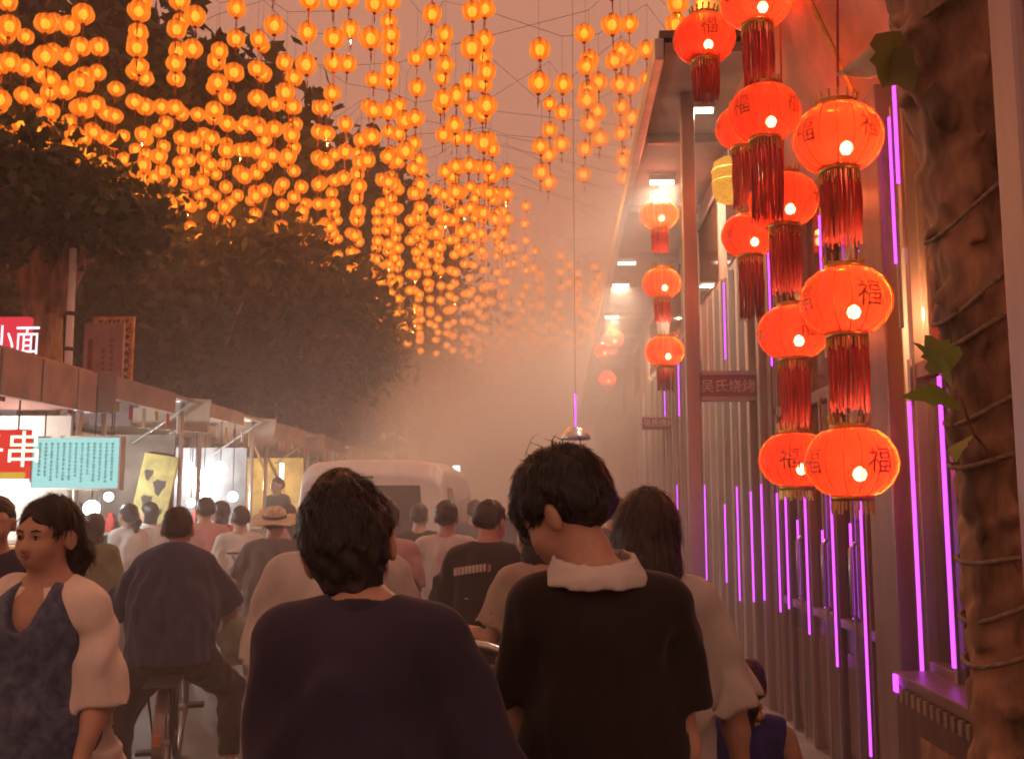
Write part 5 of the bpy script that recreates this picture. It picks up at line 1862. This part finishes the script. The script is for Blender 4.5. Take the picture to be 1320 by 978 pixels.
# --- black printed shirt
def xR(c):
    body, T = c['body'], c['T']
    # white print on the left shoulder blade
    pm = pmat('shirt_print', (.7, .66, .6), .7)
    b = MB()
    for k in range(9):
        x = -.17 + k * .02
        yy = -.178 - .002 * math.cos(k)
        b.box((x, yy - .004, 1.315 + .003 * k), (x + .015, yy + .03, 1.355 + .003 * k))
    o = b.build('print', pm, body)
    b = MB(); b.box((.015, -.185, 1.335), (.033, -.15, 1.375)); b.build('print', pmat('print_red', (.5, .2, .15), .7), body)
    b = MB(); b.box((-.11, -.183, 1.19), (-.05, -.16, 1.196)); b.build('print', pm, body)


pR = W(628, 760, 5.4)
person('man in black t-shirt with small white print on the shoulder', (pR.x, 5.4), 0, 1.62, .012, 'tee', cloth('cloth_washed_black', (.02, .017, .016)), 'trousers', black, loose=1.8, fat=1.15, head=(-25, 20, 0), sleeve=.9,
       arms=(((-.3, 0, -1), (-.05, .2, -1)), ((.25, .15, -1), (.0, .9, .1))), build_extra=xR)
pS = W(690, 760, 4.6)
person('passer-by in pale grey clothes beyond the bespectacled man', (pS.x, 4.6), 30, 1.56, .013, 'tee', beige, 'trousers', beige, loose=1.5, fem=True, hair='bob', arms=(((-.25, .25, -1), (-.5, .8, .3)), ((.16, .1, -1), (0, .9, .2))))
pT = W(793, 720, 7.6)
person('man in grey shirt between the black shirt and the long haired woman', (pT.x, 7.6), 0, 1.66, .015, 'tee', grey, 'trousers', darkb)
for k, (u, y, h_, mt, lab) in enumerate(((612, 10.5, 1.64, grey, 'distant walker in grey seen through mist past the white t-shirt'), (668, 12.5, 1.68, darkb, 'distant walker in dark clothes deep in the mist'),
                                         (740, 11.5, 1.66, white, 'distant walker in white deep in the mist'), (540, 9.0, 1.6, black, 'walker in black beside the van rear window'))):
    p = W(u, 720, y)
    person(lab, (p.x, y), 0, h_, .018, 'tee', mt, 'trousers', darkb)
# ------------------------------------------------------------------ bicycle under the heavy man
def wheel(parent, c, r, name='wheel', tyre=.02, spokes=14):
    b = MB(); b.tube([(c[0], c[1] + r * math.cos(a), c[2] + r * math.sin(a)) for a in np.linspace(0, 2 * math.pi, 33)], tyre, 8, caps=False)
    w_ = b.build(name, M['rubber'], parent, smooth=True)
    b = MB(); b.tube([(c[0], c[1] + (r - tyre * 1.2) * math.cos(a), c[2] + (r - tyre * 1.2) * math.sin(a)) for a in np.linspace(0, 2 * math.pi, 33)], tyre * .6, 6, caps=False)
    b.build('rim', M['steel'], w_, smooth=True)
    b = MB(); b.tube([(c[0] - .035, c[1], c[2]), (c[0] + .035, c[1], c[2])], .022, 10)
    for k in range(spokes):
        a = 2 * math.pi * k / spokes
        b.tube([(c[0] + (.025 if k % 2 else -.025), c[1], c[2]), (c[0], c[1] + (r - tyre) * math.cos(a), c[2] + (r - tyre) * math.sin(a))], .0015, 4)
    b.build('hub', M['steel'], w_)
    return w_


bk = thing('bicycle', 'dark city bicycle ridden by the heavy man', 'bicycle', (IX + .04, 5.62, 0), R(16))
rr_ = .29
wheel(bk, (0, 0, rr_ + .02), rr_)
wheel(bk, (0, .98, rr_ + .02), rr_)
paint = pmat('bike_paint', (.05, .05, .055), .35, coat=.4)
b = MB()
bb_ = (0, .4, .3); hd = (0, .82, .78); se = (0, .24, .72)
b.tube([bb_, se], .018, 8); b.tube([se, hd], .016, 8); b.tube([bb_, hd], .02, 8)
for s in (-1, 1):
    b.tube([(s * .05, 0, .31), (s * .04, .3, .3), bb_], .01, 6); b.tube([(s * .05, 0, .31), (s * .02, .22, .66), se], .009, 6)
    b.tube([(s * .05, .98, .31), (s * .05, .9, .6), hd], .011, 6)
b.build('frame', paint, bk, smooth=True)
b = MB(); b.tube([se, (0, .2, .78)], .013, 8); b.build('seat_post', M['steel'], bk)
S_ = SDF(.012); S_.rc((0, .12, .80), (0, .34, .80), .085, .025, .02, (1, 1, 1.8)); link('saddle', S_.mesh('saddle', M['rubber']), bk)
b = MB(); b.tube([hd, (0, .8, 1.02), (0, .82, 1.05)], .014, 8); b.tube([(-.3, .72, 1.05), (-.2, .78, 1.06), (0, .82, 1.05), (.2, .78, 1.06), (.3, .72, 1.05)], .012, 8); b.build('handlebar', M['steel'], bk, smooth=True)
for s in (-1, 1):
    b = MB(); b.tube([(s * .22, .77, 1.06), (s * .32, .71, 1.05)], .017, 8); b.build('grip', M['rubber'], bk)
b = MB()
pts = [(0, (rr_ + .035) * math.cos(a), rr_ + .02 + (rr_ + .035) * math.sin(a)) for a in np.linspace(R(35), R(190), 14)]
for q in range(len(pts) - 1):
    (x, y0, z0), (_, y1, z1) = pts[q], pts[q + 1]
    b.add([(-.03, y0, z0 - .01), (0, y0, z0 + .008), (.03, y0, z0 - .01), (-.03, y1, z1 - .01), (0, y1, z1 + .008), (.03, y1, z1 - .01)], [(0, 1, 4, 3), (1, 2, 5, 4)])
b.build('mudguard', pmat('mudguard', (.28, .22, .2), .4, metal=.3), bk, smooth=True)
b = MB(); b.box((-.02, -.345, .36), (.02, -.325, .42), bev=.006); b.build('reflector', pmat('reflector', (.6, .25, .05), .3), bk)
b = MB(); b.box((-.09, -.3, .645), (.09, .12, .66), bev=.004); b.tube([(-.07, -.25, .65), (-.05, 0, .31)], .006, 5); b.tube([(.07, -.25, .65), (.05, 0, .31)], .006, 5); b.build('rack', paint, bk)
for s in (-1, 1):
    b = MB(); b.box((s * .14 - .045, .36, .3 + s * .13 - .01), (s * .14 + .045, .45, .3 + s * .13 + .012), bev=.004); b.build('pedal', M['rubber'], bk)
    b = MB(); b.tube([(s * .07, .4, .3), (s * .09, .405, .3 + s * .13)], .01, 6); b.build('crank', M['steel'], bk)

# ------------------------------------------------------------------ scooter of the straw-hatted rider
sc_ = thing('scooter', 'yellow panelled electric scooter with green cover ridden by the straw hat rider', 'scooter', (pJ.x, 7.45, 0), R(10))
yel = pmat('scooter_yellow', (.55, .38, .08), .35, .15, 6, coat=.4)
S_ = SDF(.016)
S_.rc((0, -.25, .62), (0, .2, .52), .13, .15, .05); S_.rc((0, .2, .4), (0, .62, .3), .12, .11, .06, (1, 1, 1.6)); S_.rc((0, .68, .36), (0, .62, .9), .14, .1, .05, (1, 1.6, 1))
link('body', S_.mesh('body', yel), sc_)
wheel(sc_, (0, -.3, .25), .2, tyre=.045, spokes=5); wheel(sc_, (0, .85, .25), .2, tyre=.045, spokes=5)
S_ = SDF(.014); S_.rc((0, -.3, .76), (0, .2, .76), .13, .1, .03, (1, 1, 2)); link('seat', S_.mesh('seat', M['rubber']), sc_)
b = MB(); b.tube([(-.34, .5, 1.02), (-.2, .58, 1.04), (0, .6, 1.0), (.2, .58, 1.04), (.34, .5, 1.02)], .014, 8); b.tube([(0, .6, 1.0), (0, .64, .85)], .025, 8); b.build('handlebar', M['steel'], sc_, smooth=True)
S_ = SDF(.016); S_.rc((-.2, -.4, .74), (.2, -.4, .74), .1, .1, .03); S_.rc((-.15, -.42, .62), (.15, -.42, .6), .09, .08, .05); S_.folds(.015, .12, 4)
link('cover', S_.mesh('cover', cloth('cloth_moss', (.1, .13, .06))), sc_)
b = MB(); b.box((-.06, -.56, .5), (.06, -.53, .58), bev=.01); b.build('tail_light', pmat('tail_red', (.5, .05, .03), .3), sc_)
for s in (-1, 1):
    b = MB(); b.tube([(s * .25, .56, 1.04), (s * .32, .54, 1.2)], .006, 6); b.lathe([(.001, -.01), (.05, -.006), (.05, .006), (.001, .01)], 12, c=(s * .32, .54, 1.22)); b.build('mirror', M['wire'], sc_)

# ------------------------------------------------------------------ stroller between the two young men
st_ = thing('stroller', 'black folded stroller hood with pale trim between the two young men', 'stroller', (W(628, 800, 3.1).x, 3.15, 0))
S_ = SDF(.012); S_.rc((-.18, 0, .93), (.18, 0, .9), .2, .2, .04); S_.plane((0, -.12, 0), (0, -1, 0)); S_.rc((-.16, .02, .88), (.16, .02, .85), .17, .17, .01, sub=True)
link('hood', S_.mesh('hood', cloth('cloth_hood', (.015, .013, .013))), st_)
b = MB(); b.tube([(-.36, -.14, 1.2), (-.2, -.16, 1.225), (0, -.16, 1.19), (.22, -.14, 1.12)], .016, 8); b.build('handle', M['steel'], st_, smooth=True)
for s in (-1, 1):
    b = MB(); b.tube([(s * .22, -.15, 1.16), (s * .21, 0, .7), (s * .22, .35, .15)], .012, 6); b.tube([(s * .21, 0, .7), (s * .22, -.3, .12)], .012, 6); b.build('leg', M['wire'], st_)
    wheel(st_, (s * .24, -.32, .1), .08, spokes=5); wheel(st_, (s * .24, .36, .1), .08, spokes=5)
S_ = SDF(.014); S_.rc((0, -.02, .5), (0, .12, .45), .16, .15, .03, (.8, 1, 1)); link('seat', S_.mesh('seat', bpy.data.materials['cloth_hood']), st_)

# ------------------------------------------------------------------ white van
vx = W(478, 640, 10.6).x
van = thing('van', 'white van seen from behind in the middle of the misty street', 'van', (vx, 10.6, 0), R(0))


def loft(sections, name, mat, parent):
    b = MB(); n = len(sections[0]); v = [p for s in sections for p in s]; f = []
    for i in range(len(sections) - 1):
        for k in range(n):
            k2 = (k + 1) % n
            f.append((i * n + k, i * n + k2, (i + 1) * n + k2, (i + 1) * n + k))
    f.append(tuple(range(n - 1, -1, -1))); f.append(tuple((len(sections) - 1) * n + k for k in range(n)))
    b.add(v, f); return b.build(name, mat, parent, smooth=False)


def vsec(y, w, zb, zm, zt, wt, rnd_=.09):
    pts = []
    half = [(w * .96, zb), (w, zb + .12), (w, zm), (w - (w - wt) * .6, zt - rnd_ * 1.4), (wt - .02, zt - rnd_ * .5), (wt - rnd_, zt - .015), (wt * .5, zt + .012)]
    return [(x, y, z) for x, z in half] + [(-x, y, z) for x, z in half[::-1]]


bo = loft([vsec(0.06, .80, .36, 1.05, 2.0, .68), vsec(0, .82, .34, 1.05, 1.9, .7), vsec(.12, .84, .3, 1.08, 2.06, .7), vsec(1.2, .845, .28, 1.08, 2.09, .72), vsec(2.8, .845, .28, 1.08, 2.06, .72),
           vsec(3.3, .84, .28, 1.05, 1.5, .7), vsec(3.75, .8, .3, .9, 1.05, .66)][1:], 'body', M['white_paint'], van)
bv = bo.modifiers.new('soft', 'BEVEL'); bv.width = .03; bv.segments = 3; bv.limit_method = 'ANGLE'; bv.angle_limit = R(25)
b = MB(); b.add([(-.56, -.012, 1.22), (.56, -.012, 1.22), (.52, -.012, 1.8), (-.52, -.012, 1.8), (-.56, .02, 1.22), (.56, .02, 1.22), (.52, .02, 1.8), (-.52, .02, 1.8)],
                [(0, 1, 2, 3), (7, 6, 5, 4), (0, 4, 5, 1), (1, 5, 6, 2), (2, 6, 7, 3), (3, 7, 4, 0)])
bx_ = b.build('rear_window', M['van_glass'], van)
b = MB(); b.box((-.25, -.02, 1.87), (.02, .02, 1.9), bev=.005); b.build('brake_light', M['wire'], van)
b = MB(); b.box((-.3, -.02, 1.0), (.3, .0, 1.06), bev=.008); b.build('tailgate_handle', M['steel'], van)
b = MB(); b.box((-.22, -.018, .72), (.22, -.004, .86), bev=.004); b.build('number_plate', pmat('plate_blue', (.03, .09, .3), .4), van)
b = MB(); b.box((-.83, -.09, .32), (.83, .05, .55), bev=.03); b.build('bumper', pmat('bumper_grey', (.3, .28, .27), .5), van)
for s in (-1, 1):
    b = MB(); b.box((s * .76 - .055, -.02, .75), (s * .76 + .055, .06, 1.2), bev=.012); b.build('tail_light', pmat('van_tail', (.45, .05, .03), .25), van)
    for y in (.62, 3.0):
        b = MB(); b.lathe([(.17, -.09), (.27, -.09), (.3, -.06), (.3, .06), (.27, .09), (.17, .09)], 24, closed=True)
        b.v = [(s * .78 + z, y + q, .3 + p) for p, q, z in b.v]
        w_ = b.build('wheel', M['rubber'], van, smooth=False)
        b = MB(); b.lathe([(.001, .1), (.1, .098), (.17, .091)], 16); b.v = [(s * .78 + s * z, y + q, .3 + p) for p, q, z in b.v]; b.build('hub_cap', M['steel'], w_)
    for (y0, y1) in ((.3, 1.2), (1.3, 2.2), (2.3, 3.0)):
        b = MB(); b.add([(s * .842, y0, 1.2), (s * .842, y1, 1.2), (s * .775, y1, 1.78), (s * .775, y0, 1.78)], [(0, 1, 2, 3)])
        sw_ = b.build('side_window', M['van_glass'], van); sd_ = sw_.modifiers.new('thick', 'SOLIDIFY'); sd_.thickness = .012; sd_.offset = 0
    b = MB(); b.tube([(s * .84, 3.0, 1.2), (s * .95, 3.05, 1.25)], .015, 6); b.box((s * .98 - .07, 3.02, 1.15), (s * .98 + .07, 3.1, 1.4), bev=.02); b.build('mirror', M['wire'], van)

# small round traffic lamp glowing by the van
p = W(588, 607, 16)
t_ = thing('small_sign_lamp', 'small cool lit sign on a pole just past the van', 'lamp', (p.x, 16, 0))
b = MB(); b.box((-.06, 0, p.z - .09), (.06, .05, p.z + .09), bev=.01); b.build('lit_face', emat('cool_sign', (.6, 1, .9), 1.6), t_)
b = MB(); b.tube([(0, .05, 0), (0, .05, p.z + .1)], .03, 8); b.build('pole', M['alu'], t_, smooth=True)
# metal dish lamp in the distance beside the bespectacled man's hair
p = W(742, 562, 9.0)
t_ = thing('pole_lamp', 'violet tinted dome lamp on a thin rod above the crowd', 'lamp', (p.x, 9.0, p.z))
b = MB(); b.lathe([(.02, .09), (.07, .07), (.13, .0), (.135, -.03), (.12, -.03)], 20); b.build('dome', M['steel'], t_, smooth=True)
b = MB(); b.tube([(0, 0, .08), (0, 0, .38)], .007, 6); b.build('led_strip', M['led'], t_)
b = MB(); b.tube([(0, 0, .38), (.0, 0, 6.0)], .002, 6); b.build('cord', M['wire'], t_)

# ------------------------------------------------------------------ mist and haze
hz = MB(); hz.box((-64, -24, -1.0), (64, 114, 19.0))
m, t, out = new_mat('haze_air')
pv_ = t.nodes.new('ShaderNodeVolumePrincipled')
pv_.inputs['Color'].default_value = (.95, .9, .86, 1); pv_.inputs['Density'].default_value = HAZE_D; pv_.inputs['Anisotropy'].default_value = 0.0
t.links.new(pv_.outputs[0], out.inputs['Volume'])
ho = hz.build('haze', m); tag(ho, kind='stuff')

# spray mist drifting down from the eave into the street
A_, B_ = (.85, 9.3, 5.4), (-1.4, 21.0, 1.6)
mb = MB(); mb.box((-6.5, 2.2, .03), (1.54, 40, 9.5))
m, t, out = new_mat('spray_mist')
N_ = t.nodes.new; Lk = t.links.new
tc = N_('ShaderNodeTexCoord')


def vm(op, a, b=None):
    n = N_('ShaderNodeVectorMath'); n.operation = op
    for i, q in enumerate((a, b)):
        if q is None: continue
        if isinstance(q, tuple): n.inputs[i].default_value = q
        else: Lk(q, n.inputs[i])
    return n


def mt(op, a, b=None, clamp=False):
    n = N_('ShaderNodeMath'); n.operation = op; n.use_clamp = clamp
    for i, q in enumerate((a, b)):
        if q is None: continue
        if isinstance(q, (int, float)): n.inputs[i].default_value = q
        else: Lk(q, n.inputs[i])
    return n.outputs[0]


P = tc.outputs['Object']
BA = Vector(B_) - Vector(A_)
PA = vm('SUBTRACT', P, A_).outputs[0]
tt = mt('DIVIDE', vm('DOT_PRODUCT', PA, tuple(BA)).outputs['Value'], BA.length_squared, True)
sc1 = N_('ShaderNodeVectorMath'); sc1.operation = 'SCALE'; sc1.inputs[0].default_value = tuple(BA); Lk(tt, sc1.inputs['Scale'])
dist = vm('LENGTH', vm('SUBTRACT', PA, sc1.outputs[0]).outputs[0]).outputs['Value']
rad = mt('ADD', mt('MULTIPLY', tt, 3.0), .8)
q = mt('DIVIDE', dist, rad)
core = mt('POWER', mt('SUBTRACT', 1.0, mt('MULTIPLY', q, q), True), 1.4)
plume = mt('MULTIPLY', core, PLUME_D)
sx = N_('ShaderNodeSeparateXYZ'); Lk(P, sx.inputs[0])
gx = mt('SUBTRACT', 1.0, mt('POWER', mt('ABSOLUTE', mt('DIVIDE', mt('ADD', sx.outputs[0], .5), 4.2)), 2.0), True)
gz = mt('POWER', mt('SUBTRACT', 1.0, mt('DIVIDE', sx.outputs[2], 4.2), True), 1.3)
gy = mt('MULTIPLY', mt('DIVIDE', mt('SUBTRACT', sx.outputs[1], 2.4), 3.0, True), mt('DIVIDE', mt('SUBTRACT', 39.5, sx.outputs[1]), 6.0, True))
ground = mt('MULTIPLY', mt('MULTIPLY', mt('MULTIPLY', gx, gz), gy), GROUND_D)
ns = N_('ShaderNodeTexNoise'); ns.inputs['Scale'].default_value = .45; ns.inputs['Detail'].default_value = 3; Lk(P, ns.inputs['Vector'])
nz = mt('ADD', mt('MULTIPLY', ns.outputs[0], 2.2), -.2, False)
dens = mt('MULTIPLY', mt('ADD', plume, ground), mt('MAXIMUM', nz, .15))
pv2 = N_('ShaderNodeVolumePrincipled'); pv2.inputs['Color'].default_value = (.97, .92, .88, 1); pv2.inputs['Anisotropy'].default_value = .1
Lk(dens, pv2.inputs['Density'])
Lk(pv2.outputs[0], out.inputs['Volume'])
mo = mb.build('mist', m); tag(mo, 'pale spray mist drifting down from the eave', 'mist', kind='stuff')
